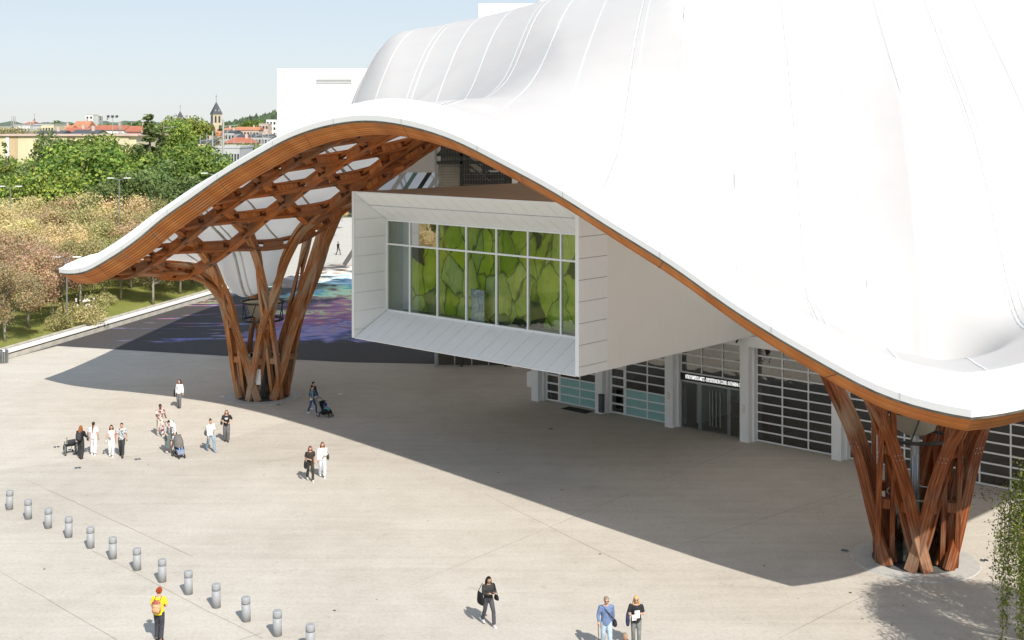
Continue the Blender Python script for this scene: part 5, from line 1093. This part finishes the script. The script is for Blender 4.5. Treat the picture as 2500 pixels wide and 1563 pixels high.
def person(px, py, head, h, label, skin='light', hair=('brown', 'short'), top=((0.7, 0.7, 0.7), 'short', 'plain'), bottom=((0.05, 0.05, 0.06), 'trousers', 1.0), shoes=(0.7, 0.7, 0.7), stride=0.22, arms=('down', 'down'), tilt=0.0, glasses=False, outer=None, pos=None, sit=False):
    g = Vector(pos) if pos is not None else G(px, py); s = h / 1.70
    o = empty('person', g, R(head)); o.scale = (s, s, s); tag(o, label, 'person')
    skm = fabric(SKIN[skin]); 
    hip = [Vector((sd * 0.088, 0, 0.92)) for sd in (-1, 1)]; legs = []
    for i, sd in enumerate((-1, 1)):
        st = stride * (1 if i else -1)      # +: forward (-y)
        if sit: kn = hip[i] + Vector((sd * 0.02, -0.40, 0.02)); an = kn + Vector((0, -0.10, -0.40)); legs.append((hip[i], kn, an))
        else:
            an = Vector((sd * 0.085, -st, 0.085 + (0.05 if st < -0.1 else 0))); kn = (hip[i] + an) / 2 + Vector((sd * 0.006, -0.05 - abs(st) * 0.12, 0.02)); legs.append((hip[i], kn, an))
    A = []
    for i, sd in enumerate((-1, 1)):
        sh = Vector((sd * 0.178, 0.0, 1.385)); k = arms[i]; sw = stride * (-1 if i else 1) * 0.7
        if k == 'down': el = sh + Vector((sd * 0.045, -sw * 0.35 + 0.03, -0.275)); wr = el + Vector((sd * 0.005, -sw * 0.6 - 0.05, -0.245))
        elif k == 'push': el = sh + Vector((sd * 0.05, -0.10, -0.26)); wr = el + Vector((-sd * 0.03, -0.24, -0.05))
        elif k == 'phone': el = sh + Vector((sd * 0.05, -0.04, -0.27)); wr = el + Vector((-sd * 0.13, -0.20, 0.06))
        elif k == 'chest': el = sh + Vector((sd * 0.06, -0.05, -0.26)); wr = el + Vector((-sd * 0.20, -0.15, 0.10))
        elif k == 'belly': el = sh + Vector((sd * 0.07, -0.02, -0.27)); wr = el + Vector((-sd * 0.17, -0.17, -0.02))
        elif k == 'cane': el = sh + Vector((sd * 0.07, 0.02, -0.27)); wr = el + Vector((sd * 0.01, -0.20, -0.14))
        elif k == 'hip': el = sh + Vector((sd * 0.14, 0.06, -0.25)); wr = el + Vector((-sd * 0.15, -0.12, -0.10))
        A.append((sh, el, wr))
    def headpt(p):      # head nods about the neck
        v = Vector(p) - Vector((0, 0, 1.46)); v.rotate(Matrix.Rotation(R(tilt), 3, 'X')); return v + Vector((0, 0, 1.46))
    TOR = [(0, 0, 0.86, 0.150, 0.105), (0, 0, 0.96, 0.155, 0.108), (0, 0, 1.06, 0.135, 0.095), (0, 0, 1.16, 0.142, 0.10), (0, -0.005, 1.27, 0.165, 0.112), (0, 0, 1.36, 0.165, 0.10), (0, 0, 1.42, 0.115, 0.075), (0, 0.005, 1.46, 0.055, 0.055)]
    b = MB(); b.loft(TOR)
    b.tube([(0, 0.012, 1.40), (0, 0.005, 1.47), headpt((0, 0, 1.53))], [0.056, 0.050, 0.052], 10)
    hc = headpt((0, -0.008, 1.595)); b.ball(hc, (0.074, 0.092, 0.112), 14, 10); jw = headpt((0, -0.045, 1.545)); b.ball(jw, (0.052, 0.05, 0.055), 10, 7)
    b.tube([headpt((0, -0.092, 1.605)), headpt((0, -0.112, 1.575))], [0.010, 0.016], 6)
    for sd in (-1, 1): b.ball(headpt((sd * 0.075, 0.0, 1.588)), (0.012, 0.02, 0.03), 6, 5)
    for i in range(2):
        sh, el, wr = A[i]; b.tube([Vector((0, 0, 1.37)) * 0.55 + sh * 0.45, sh, (sh + el) / 2, el, (el + wr) / 2, wr], [0.06, 0.056, 0.047, 0.040, 0.036, 0.026], 9)
        hp, kn, an = legs[i]; b.tube([hp + Vector((0, 0, 0.03)), hp, (hp + kn) / 2, kn, kn * 0.6 + an * 0.4, an], [0.085, 0.088, 0.072, 0.054, 0.054, 0.036], 9)
        b.tube([an + Vector((0, 0.03, -0.03)), an + Vector((0, -0.05, -0.04)), an + Vector((0, -0.15, -0.06))], [0.035, 0.036, 0.025], 8)
    me = remesh(b, 0.016)
    hm = MB()
    for i, sd in enumerate((-1, 1)): hand(hm, A[i][2], A[i][2] - A[i][1], -sd)
    hme = hm.mesh('tmp', True); bm = bmesh.new(); bm.from_mesh(me); bm.from_mesh(hme); bm.to_mesh(me); bm.free(); me.polygons.foreach_set('use_smooth', [True] * len(me.polygons)); me.materials.clear(); me.materials.append(skm); bpy.data.meshes.remove(hme)
    link(bpy.data.objects.new('body', me), o)
    # eyes, mouth
    e = MB(); 
    for sd in (-1, 1): e.ball(headpt((sd * 0.03, -0.088, 1.612)), (0.011, 0.007, 0.008), 6, 4)
    e.ball(headpt((0, -0.092, 1.535)), (0.022, 0.006, 0.006), 6, 4); e.build('face_details', fabric((0.10, 0.03, 0.03)), o)
    if glasses:
        e = MB()
        for sd in (-1, 1): e.ball(headpt((sd * 0.033, -0.097, 1.612)), (0.027, 0.012, 0.020), 8, 5); e.bar(headpt((sd * 0.06, -0.09, 1.615)), headpt((sd * 0.078, 0.0, 1.60)), 0.007, 0.009)
        e.build('sunglasses', MATS['led_black'], o)
    # top
    tc, sleeve, pat = top; low = 0.86 if bottom[1] != 'skirt' else 0.98; t = MB()
    t.loft([(x, y, z, rx + 0.020, ry + 0.022) for (x, y, z, rx, ry) in TOR if low <= z < 1.45])
    for i in range(2):
        sh, el, wr = A[i]; mid = sh * 0.45 + el * 0.55
        if sleeve == 'long': t.tube([Vector((0, 0, 1.37)) * 0.5 + sh * 0.5, sh, (sh + el) / 2, el, el * 0.1 + wr * 0.9], [0.072, 0.072, 0.064, 0.057, 0.042], 9)
        elif sleeve == 'short': t.tube([Vector((0, 0, 1.37)) * 0.5 + sh * 0.5, sh, mid, sh * 0.3 + el * 0.7], [0.072, 0.073, 0.070, 0.072], 9)
        else: t.tube([Vector((0, 0, 1.36)) * 0.6 + sh * 0.4, sh * 0.95 + Vector((0, 0, 0.06))], [0.06, 0.055], 8)
    tm = remesh(t, 0.017); tm.materials.clear(); tm.materials.append(fabric(tc, pat)); tm.polygons.foreach_set('use_smooth', [True] * len(tm.polygons)); link(bpy.data.objects.new('top', tm), o)
    if outer:
        t = MB(); t.loft([(x, y + 0.012, z, rx + 0.038, ry + 0.034) for (x, y, z, rx, ry) in TOR if 0.85 <= z < 1.43]); tm = remesh(t, 0.02); tm.materials.clear(); tm.materials.append(fabric(outer)); link(bpy.data.objects.new('vest', tm), o)
    # bottom
    bc, bk, wf = bottom[:3]; bp = bottom[3] if len(bottom) > 3 else 'plain'; t = MB()
    if bk == 'skirt':
        t.loft([(0, 0, 1.06, 0.15, 0.112), (0, 0, 0.92, 0.19, 0.14), (0, 0, 0.6, 0.205, 0.17), (0, 0, 0.30, 0.215, 0.19)], 18)
    else:
        t.loft([(x, y, z, rx + 0.014, ry + 0.014) for (x, y, z, rx, ry) in TOR if z <= 1.07])
        for i in range(2):
            hp, kn, an = legs[i]; hem = kn * 0.06 + an * 0.94
            t.tube([hp + Vector((0, 0, 0.03)), hp, (hp + kn) / 2, kn, kn * 0.5 + an * 0.5, hem], [0.094, 0.098, 0.086 * (0.5 + wf / 2), 0.068 * wf, 0.066 * wf, 0.066 * wf], 10)
    tm = remesh(t, 0.017); tm.materials.clear(); tm.materials.append(fabric(bc, bp)); tm.polygons.foreach_set('use_smooth', [True] * len(tm.polygons)); link(bpy.data.objects.new('skirt' if bk == 'skirt' else 'trousers', tm), o)
    for i in range(2):
        an = legs[i][2]; m = MB(); m.tube([an + Vector((0, 0.05, -0.045)), an + Vector((0, 0.0, -0.04)), an + Vector((0, -0.09, -0.05)), an + Vector((0, -0.175, -0.06))], [0.036, 0.044, 0.042, 0.026], 10)
        m.box(an + Vector((0, -0.06, -0.076)), (0.076, 0.25, 0.02)); m.build('shoe', fabric(shoes), o, True)
    # hair
    hcol, hs = hair; m = MB(); m.ball(headpt((0, 0.012, 1.622)), (0.083, 0.098, 0.098), 14, 9)
    if hs in ('long', 'longback', 'pony', 'wavy'):
        L = {'long': 1.28, 'longback': 1.18, 'pony': 1.15, 'wavy': 1.38}[hs]
        if hs == 'pony': m.tube([headpt((0, 0.09, 1.64)), headpt((0, 0.14, 1.55)), (0, 0.15, 1.35), (0, 0.14, L)], [0.04, 0.036, 0.03, 0.012], 8)
        else:
            m.tube([headpt((0, 0.05, 1.60)), headpt((0, 0.075, 1.50)), (0, 0.105, 1.36), (0, 0.115, L)], [0.085, 0.088, 0.08, 0.045], 10)
            for sd in (-1, 1): m.tube([headpt((sd * 0.065, 0.0, 1.62)), headpt((sd * 0.085, 0.0, 1.53)), (sd * 0.09, -0.02, 1.42), (sd * 0.085, -0.055, max(L, 1.30))], [0.03, 0.034, 0.032, 0.014], 8)
    elif hs == 'bun': m.ball(headpt((0, 0.085, 1.70)), 0.045, 8, 6)
    elif hs == 'curly':
        rg = random.Random(3)
        for k in range(60):
            v = Vector((rg.gauss(0, 1), rg.gauss(0, 1), rg.gauss(0.35, 0.8))).normalized(); m.ball(headpt((v.x * 0.085, 0.015 + v.y * 0.095, 1.625 + v.z * 0.095)), 0.026, 6, 4)
    elif hs == 'short': m.ball(headpt((0, 0.045, 1.585)), (0.078, 0.062, 0.075), 10, 7)
    # keep the face free: cut away what lies in front of it
    hmesh = remesh(m, 0.012, 1); bm = bmesh.new(); bm.from_mesh(hmesh)
    bad = [f for f in bm.faces if (lambda c: c.y < -0.045 and c.z < 1.645 and abs(c.x) < 0.068 and c.z > 1.40)(f.calc_center_median())]
    bmesh.ops.delete(bm, geom=bad, context='FACES'); bm.to_mesh(hmesh); bm.free(); hmesh.materials.clear(); hmesh.materials.append(fabric(HAIR[hcol])); hmesh.polygons.foreach_set('use_smooth', [True] * len(hmesh.polygons)); link(bpy.data.objects.new('hair', hmesh), o)
    o['arms'] = 0; del o['arms']; o_arms = [(o, a) for a in A]
    PEOPLE.append((o, s, A)); return o
PEOPLE = []
def at(o, s, p): return o.matrix_basis @ Vector(p)
def thing_on(o, name, loc, label, cat, rz=0.0):
    M = Matrix.Translation(o.location) @ Matrix.Rotation(o.rotation_euler.z, 4, 'Z') @ Matrix.Diagonal((*o.scale, 1)); p = M @ Vector(loc)
    e = empty(name, p, o.rotation_euler.z + rz); e.scale = o.scale; return tag(e, label, cat)
def rbox(name, c, d, mat, par, bev=0.03):
    m = MB(); m.box(c, d); me = m.mesh(name); bm = bmesh.new(); bm.from_mesh(me); bmesh.ops.bevel(bm, geom=bm.edges[:] + bm.verts[:], offset=bev, segments=2, affect='EDGES'); bm.to_mesh(me); bm.free(); me.materials.append(mat); me.polygons.foreach_set('use_smooth', [True] * len(me.polygons)); return link(bpy.data.objects.new(name, me), par)
def backpack(o, label, col, lid=None, h=0.42):
    e = thing_on(o, 'backpack', (0, 0.20, 1.18), label, 'backpack'); rbox('body', (0, 0.02, 0), (0.29, 0.15, h), fabric(col), e, 0.05); rbox('pocket', (0, 0.105, -0.09), (0.23, 0.06, 0.16), fabric(col), e, 0.02)
    if lid: rbox('lid', (0, 0.03, h / 2 - 0.05), (0.25, 0.16, 0.12), fabric(lid), e, 0.04)
    for sd in (-1, 1): m = MB(); m.tube([(sd * 0.09, -0.07, 0.18), (sd * 0.10, -0.16, 0.265), (sd * 0.12, -0.335, 0.19), (sd * 0.125, -0.34, 0.0), (sd * 0.12, -0.14, -0.16)], 0.016, 5); m.build('strap', fabric(lid or col), e, True)
    return e
def tote(o, side, label, col, z=0.92, w_=0.34, h=0.32, strap=True, y=0.0):
    e = thing_on(o, 'shoulder_bag', (side * 0.27, y, z), label, 'bag'); m = MB(); m.loft([(0, 0, -h / 2, 0.05, w_ / 2), (0, 0, -h / 4, 0.07, w_ / 2 + 0.01), (0, 0, h / 4, 0.055, w_ / 2), (0, 0, h / 2, 0.02, w_ / 2 - 0.03)], 14); m.build('body', fabric(col), e, True)
    if strap: m = MB(); m.tube([(0, -w_ * 0.38, h / 2 - 0.02), (-side * 0.09, -0.04, 1.44 - z), (-side * 0.09, 0.04, 1.44 - z), (0, w_ * 0.38, h / 2 - 0.02)], 0.012, 5); m.build('strap', fabric(col), e, True)
    return e
def stroller(px, py, head, label, canopy, fab, pos=None, light=False):
    e = empty('stroller', pos if pos is not None else G(px, py), R(head)); tag(e, label, 'stroller'); mt = MATS['steel_dark']
    for sx, yy in ((-0.24, 0.30), (0.24, 0.30), (-0.15, -0.42), (0.15, -0.42)):
        r = 0.14 if yy > 0 else 0.10; wv = empty('wheel', (sx, yy, r), 0, e); m = MB(); m.torus((0, 0, 0), (1, 0, 0), r - 0.022, 0.022, 18, 6); m.build('tyre', MATS['led_black'], wv, True); m = MB(); m.cyl((0, 0, 0), 0.02, 0.02, 8)
        for k in range(5): a = k * 1.2566; m.bar((0, 0, 0), (0, (r - 0.03) * math.cos(a), (r - 0.03) * math.sin(a)), 0.012, 0.02)
        m.build('rim', MATS['white_paint'] if light else MATS['steel'], wv)
    for sx in (-1, 1):
        m = MB(); m.tube([(sx * 0.24, 0.30, 0.14), (sx * 0.24, -0.02, 0.52), (sx * 0.16, -0.42, 0.12)], 0.016, 6); m.tube([(sx * 0.20, -0.30, 0.25), (sx * 0.24, 0.10, 0.55), (sx * 0.24, 0.48, 1.02)], 0.016, 6); m.build('frame', mt, e, True)
    m = MB(); m.tube([(-0.24, 0.48, 1.02), (0.24, 0.48, 1.02)], 0.02, 8); m.build('handle', MATS['led_black'], e)
    m = MB(); m.add([(-0.2, -0.28, 0.42), (0.2, -0.28, 0.42), (0.2, 0.06, 0.40), (-0.2, 0.06, 0.40), (-0.2, 0.24, 0.90), (0.2, 0.24, 0.90), (-0.18, -0.42, 0.22), (0.18, -0.42, 0.22)], [(0, 1, 2, 3), (3, 2, 5, 4), (6, 7, 1, 0)]); sm = m.mesh('seat'); o2 = bpy.data.objects.new('seat', sm); sm.materials.append(fabric(fab)); link(o2, e); md = o2.modifiers.new('t', 'SOLIDIFY'); md.thickness = 0.05
    if canopy:
        m = MB(); n = 7; V = []
        for i in range(n):
            a = R(-15 + 115 * i / (n - 1))
            for j in range(9):
                b_ = math.pi * j / 8; V.append((0.235 * math.cos(b_), 0.20 - 0.46 * math.sin(a) * (0.35 + 0.65 * math.sin(b_)), 0.62 + 0.50 * math.cos(a) * math.sin(b_) ** 0.6 if math.sin(b_) > 0 else 0.62))
        m.add(V, [(i * 9 + j, i * 9 + j + 1, (i + 1) * 9 + j + 1, (i + 1) * 9 + j) for i in range(n - 1) for j in range(8)]); m.build('canopy', fabric(canopy), e, True)
    rbox('basket', (0, 0.02, 0.22), (0.36, 0.42, 0.14), fabric((0.02, 0.02, 0.025)), e, 0.03)
    return e

BLACK = (0.018, 0.018, 0.02); WHITE = (0.78, 0.78, 0.78); GREYT = (0.10, 0.10, 0.105); JEAN = (0.22, 0.33, 0.43); DENIM = (0.10, 0.17, 0.28); PALEJ = (0.40, 0.50, 0.60)
p = person(388, 1565, 176, 1.74, 'red curly haired person in yellow shirt seen from behind near the bollards', 'light', ('red', 'curly'), ((0.80, 0.62, 0.03), 'short', 'plain'), ((0.055, 0.055, 0.065), 'trousers', 1.15), (0.05, 0.05, 0.05), 0.06, ('belly', 'belly'), 8)
backpack(p, 'small peach backpack on the person in yellow', (0.72, 0.36, 0.20), (0.38, 0.12, 0.10), 0.38)
p = person(1192, 1526, 28, 1.66, 'dark haired woman in black walking and looking at her phone', 'tan', ('black', 'wavy'), ((0.045, 0.045, 0.045), 'long', 'plain'), ((0.075, 0.075, 0.085), 'trousers', 1.05), (0.55, 0.55, 0.58), 0.28, ('phone', 'phone'), 20, outer=None)
tote(p, -1, 'large black tote bag on the shoulder of the woman with the phone', BLACK, 0.96, 0.42, 0.40, True, 0.08); tote(p, 1, 'small black crescent bag at the hip of the woman with the phone', BLACK, 0.95, 0.26, 0.16, True, -0.1)
ph = thing_on(p, 'phone', (0, -0.33, 1.22), 'dark phone held in both hands by the woman in black', 'phone'); m = MB(); m.box((0, 0, 0), (0.07, 0.12, 0.012)); m.build('case', MATS['led_black'], ph); m = MB(); m.box((0, 0, 0.008), (0.062, 0.11, 0.003)); m.build('screen', MATS['town_glass'], ph)
p = person(1480, 1592, 5, 1.80, 'grey haired man in blue shirt and pale jeans leaning on a cane', 'light', ('grey', 'short'), ((0.15, 0.21, 0.36), 'long', 'plain'), (PALEJ, 'trousers', 1.1), (0.10, 0.09, 0.08), 0.16, ('cane', 'down'), 14, True)
cn = thing_on(p, 'walking_cane', (-0.28, -0.22, 0), 'thin brown walking cane in the hand of the man in blue', 'cane'); m = MB(); m.tube([(0.03, 0, 0), (0.0, 0, 0.93)], 0.012, 6); m.build('shaft', fabric((0.10, 0.06, 0.04)), cn); m = MB(); m.tube([(0, 0.06, 0.94), (0, -0.06, 0.94)], 0.016, 6); m.build('handle', fabric((0.06, 0.04, 0.03)), cn)
tb_ = tote(p, 1, 'small dark cross body pouch of the man in blue', (0.03, 0.03, 0.04), 0.88, 0.16, 0.2, False); m = MB(); m.tube([(-0.02, -0.02, 0.1), (-0.15, -0.155, 0.28), (-0.30, -0.14, 0.44), (-0.42, -0.02, 0.56), (-0.40, 0.10, 0.52), (-0.1, 0.16, 0.2)], 0.014, 5); m.build('strap', fabric((0.03, 0.03, 0.04)), tb_, True)
p = person(1553, 1583, -4, 1.70, 'blond woman with sunglasses in black top holding white papers', 'light', ('blond', 'long'), ((0.03, 0.03, 0.033), 'short', 'plain'), ((0.19, 0.20, 0.19), 'trousers', 1.0), (0.5, 0.5, 0.5), 0.10, ('belly', 'chest'), 4, True)
tote(p, -1, 'navy bag and jacket on the arm of the blond woman', (0.05, 0.05, 0.11), 0.98, 0.24, 0.46)
pp_ = thing_on(p, 'papers', (0.03, -0.25, 1.20), 'folded white papers held by the blond woman', 'paper', 0.3); m = MB(); m.box((0, 0, 0), (0.17, 0.015, 0.24)); m.box((-0.10, 0.01, -0.10), (0.15, 0.012, 0.18)); m.build('sheets', MATS['white_paint'], pp_)
person(1526, 1684, 20, 1.70, 'grey haired person of whom only the head shows at the bottom edge', 'tan', ('grey', 'short'), ((0.10, 0.02, 0.03), 'short', 'plain'), (GREYT, 'trousers', 1.0))
p = person(757, 1174, 22, 1.66, 'woman in short sleeved black outfit, left of the pair before the shade', 'light', ('dark_red', 'long'), ((0.05, 0.042, 0.035), 'short', 'plain'), ((0.05, 0.047, 0.04), 'trousers', 1.05), (0.6, 0.58, 0.55), 0.24, ('belly', 'down'), 10)
tote(p, -1, 'dark shoulder bag of the woman in the black outfit', (0.03, 0.03, 0.03), 0.86, 0.3, 0.36, True, -0.14)
p = person(787, 1165, 16, 1.68, 'woman in white off shoulder top and pale jeans, right of the pair', 'light', ('dark_red', 'long'), (WHITE, 'long', 'plain'), ((0.62, 0.66, 0.72), 'trousers', 1.3), WHITE, 0.20, ('down', 'belly'), 4)
tote(p, 1, 'dark olive handbag of the woman in white beside the shade', (0.06, 0.065, 0.05), 1.0, 0.30, 0.28)
p = person(762, 1011, 62, 1.66, 'woman in denim jacket pushing a small stroller in the shade', 'light', ('black', 'bun'), (DENIM, 'long', 'plain'), ((0.07, 0.11, 0.19), 'trousers', 1.0), WHITE, 0.26, ('push', 'push'), 8)
tote(p, -1, 'cream cross body bag of the woman in denim', (0.62, 0.55, 0.40), 0.97, 0.2, 0.15, True, -0.14)
person(765, 1003, 62, 1.72, 'companion in dark jacket and pale trousers behind the denim woman', 'light', ('black', 'short'), ((0.035, 0.05, 0.09), 'long', 'plain'), ((0.62, 0.64, 0.68), 'trousers', 1.05), WHITE, -0.24, ('down', 'down'), 5)
gp = G(793, 1017); stroller(0, 0, 62, 'small black stroller with a child in the shade by the far pillar', None, (0.02, 0.02, 0.025), gp)
def child(gp, head, label, shirt, trou, hr, seat_z=0.40):
    hd = R(head); fwd = Vector((math.sin(hd), -math.cos(hd), 0)); sc = 0.98 / 1.70
    return person(0, 0, head, 0.98, label, 'tan', (hr, 'wavy'), (shirt, 'short', 'plain'), (trou, 'trousers', 1.0), (0.4, 0.1, 0.12), 0.0, ('belly', 'belly'), 0, pos=(gp.x + fwd.x * 0.02, gp.y + fwd.y * 0.02, 0.46 - 0.86 * sc), sit=True)
child(gp, 62, 'child in blue shirt and turquoise trousers sitting in the small black stroller', (0.03, 0.07, 0.35), (0.12, 0.42, 0.44), 'black')
p = person(438, 996, -18, 1.69, 'woman in white blouse and grey trousers standing nearest the far shade tip', 'light', ('brown', 'longback'), (WHITE, 'long', 'plain'), ((0.15, 0.155, 0.16), 'trousers', 1.25), (0.08, 0.08, 0.08), 0.06, ('down', 'down'), 0)
tote(p, -1, 'black tote bag of the lone woman in white', BLACK, 0.90, 0.36, 0.42)
p = person(514, 1102, 38, 1.67, 'woman with hair bun in white jacket and blue jeans walking right', 'light', ('brown', 'bun'), (WHITE, 'long', 'plain'), (JEAN, 'trousers', 1.1), (0.18, 0.22, 0.34), 0.30, ('down', 'phone'), 5)
tote(p, -1, 'grey handbag of the woman in white jacket and jeans', (0.09, 0.09, 0.10), 1.02, 0.26, 0.26)
p = person(553, 1078, 10, 1.68, 'long haired woman in black printed tee and wide grey trousers', 'light', ('brown', 'longback'), ((0.028, 0.028, 0.03), 'short', 'plain'), ((0.14, 0.14, 0.14), 'trousers', 1.45), (0.05, 0.05, 0.05), 0.10, ('belly', 'hip'), 0)
tg = thing_on(p, 'shirt_print', (0, -0.139, 1.27), 'white lettering block printed on the black tee', 'print')
m = MB()
for k in range(3): m.box((0, 0, 0.035 - 0.035 * k), (0.17 - 0.03 * (k == 2), 0.006, 0.02))
m.build('lines', MATS['white_paint'], tg)
tote(p, -1, 'dark shoulder bag of the woman in the black tee', (0.05, 0.05, 0.055), 1.03, 0.24, 0.24, True, 0.1)
PAT = (0.62, 0.55, 0.48)
p = person(391, 1065, 30, 1.74, 'man in matching patterned shirt and trousers behind the strollers', 'brown', ('black', 'crop'), (PAT, 'short', 'floral'), (PAT, 'trousers', 1.3, 'floral'), (0.6, 0.58, 0.55), 0.16, ('push', 'push'), 6)
stroller(420, 1080, 34, 'stroller with white canopy pushed by the man in patterned clothes', (0.80, 0.80, 0.80), (0.55, 0.56, 0.58), None, True)
p = person(412, 1107, 32, 1.67, 'woman in grey vest and long grey skirt pushing the grey stroller', 'light', ('black', 'bun'), ((0.55, 0.50, 0.50), 'long', 'print'), ((0.13, 0.16, 0.16), 'skirt', 1.0), (0.7, 0.7, 0.7), 0.14, ('push', 'push'), 8, outer=(0.10, 0.12, 0.125))
gp = G(437, 1116); stroller(0, 0, 34, 'grey canopied stroller with a child, nearest of the strollers', (0.17, 0.16, 0.15), (0.20, 0.24, 0.32), gp)
child(gp, 34, 'child under the grey stroller canopy in pale clothes', (0.55, 0.60, 0.66), (0.18, 0.26, 0.45), 'brown')
p = person(197, 1120, 170, 1.68, 'ginger haired woman in black pushing an empty wheelchair, seen from behind', 'light', ('ginger', 'longback'), (BLACK, 'long', 'plain'), ((0.04, 0.04, 0.043), 'trousers', 1.5), BLACK, 0.10, ('push', 'push'), 5)
backpack(p, 'dark grey backpack on the ginger haired woman', (0.055, 0.055, 0.06))
wc = empty('wheelchair', G(172, 1110), R(215)); tag(wc, 'empty wheelchair with large spoked wheels left of the ginger haired woman', 'wheelchair')
for sx in (-1, 1):
    wv = empty('wheel', (sx * 0.29, 0.05, 0.31), 0, wc); m = MB(); m.torus((0, 0, 0), (1, 0, 0), 0.29, 0.022, 28, 6); m.build('tyre', MATS['led_black'], wv, True); m = MB(); m.torus((sx * 0.03, 0, 0), (1, 0, 0), 0.25, 0.016, 24, 5)
    for k in range(14): a = k * 0.4488; m.bar((0, 0, 0), (0, 0.28 * math.cos(a), 0.28 * math.sin(a)), 0.014, 0.014)
    m.build('spokes', MATS['steel'], wv); cv = empty('caster', (sx * 0.22, -0.38, 0.09), 0, wc); m = MB(); m.torus((0, 0, 0), (1, 0, 0), 0.07, 0.02, 14, 6); m.build('tyre', MATS['led_black'], cv, True)
    m = MB(); m.tube([(sx * 0.24, 0.24, 0.98), (sx * 0.23, 0.16, 0.90), (sx * 0.23, 0.14, 0.30)], 0.014, 6); m.tube([(sx * 0.23, 0.14, 0.68), (sx * 0.23, -0.22, 0.66), (sx * 0.23, -0.30, 0.48)], 0.014, 6); m.tube([(sx * 0.23, 0.14, 0.48), (sx * 0.22, -0.38, 0.46), (sx * 0.17, -0.52, 0.14)], 0.014, 6); m.build('frame', MATS['steel_dark'], wc, True)
    rbox('footrest', (sx * 0.12, -0.56, 0.12), (0.15, 0.16, 0.02), MATS['steel_dark'], wc, 0.006)
rbox('seat', (0, -0.10, 0.47), (0.40, 0.40, 0.04), fabric((0.05, 0.05, 0.06)), wc, 0.012); rbox('backrest', (0, 0.15, 0.66), (0.40, 0.03, 0.30), fabric((0.05, 0.05, 0.06)), wc, 0.01)
p = person(228, 1111, 188, 1.70, 'woman all in white with dark ponytail seen from behind', 'light', ('brown', 'pony'), (WHITE, 'short', 'plain'), ((0.76, 0.76, 0.76), 'trousers', 1.35), WHITE, 0.10, ('down', 'down'), 0)
tote(p, 1, 'grey shoulder bag of the woman in white with ponytail', (0.13, 0.13, 0.14), 0.98, 0.3, 0.4)
p = person(272, 1115, 12, 1.62, 'shorter woman in white top and white trousers facing the camera', 'light', ('brown', 'wavy'), ((0.76, 0.74, 0.72), 'none', 'plain'), ((0.78, 0.77, 0.75), 'trousers', 1.2), WHITE, 0.12, ('belly', 'down'), 8)
tote(p, -1, 'small white and black handbag of the shorter woman in white', (0.55, 0.55, 0.55), 0.86, 0.26, 0.18, True, -0.08)
person(297, 1115, 8, 1.72, 'young man in pale patterned shirt and dark trousers', 'light', ('brown', 'crop'), ((0.58, 0.60, 0.62), 'short', 'print'), ((0.045, 0.048, 0.045), 'trousers', 1.15), BLACK, 0.22, ('down', 'down'), 6)
# tiny walker on the far path
person(0, 0, 60, 1.75, 'distant walker in dark clothes on the pale path behind the far pillar', 'tan', ('black', 'crop'), (BLACK, 'long', 'plain'), (GREYT, 'trousers', 1.0), BLACK, 0.25, pos=(-22.7, 164.0, 0.006))
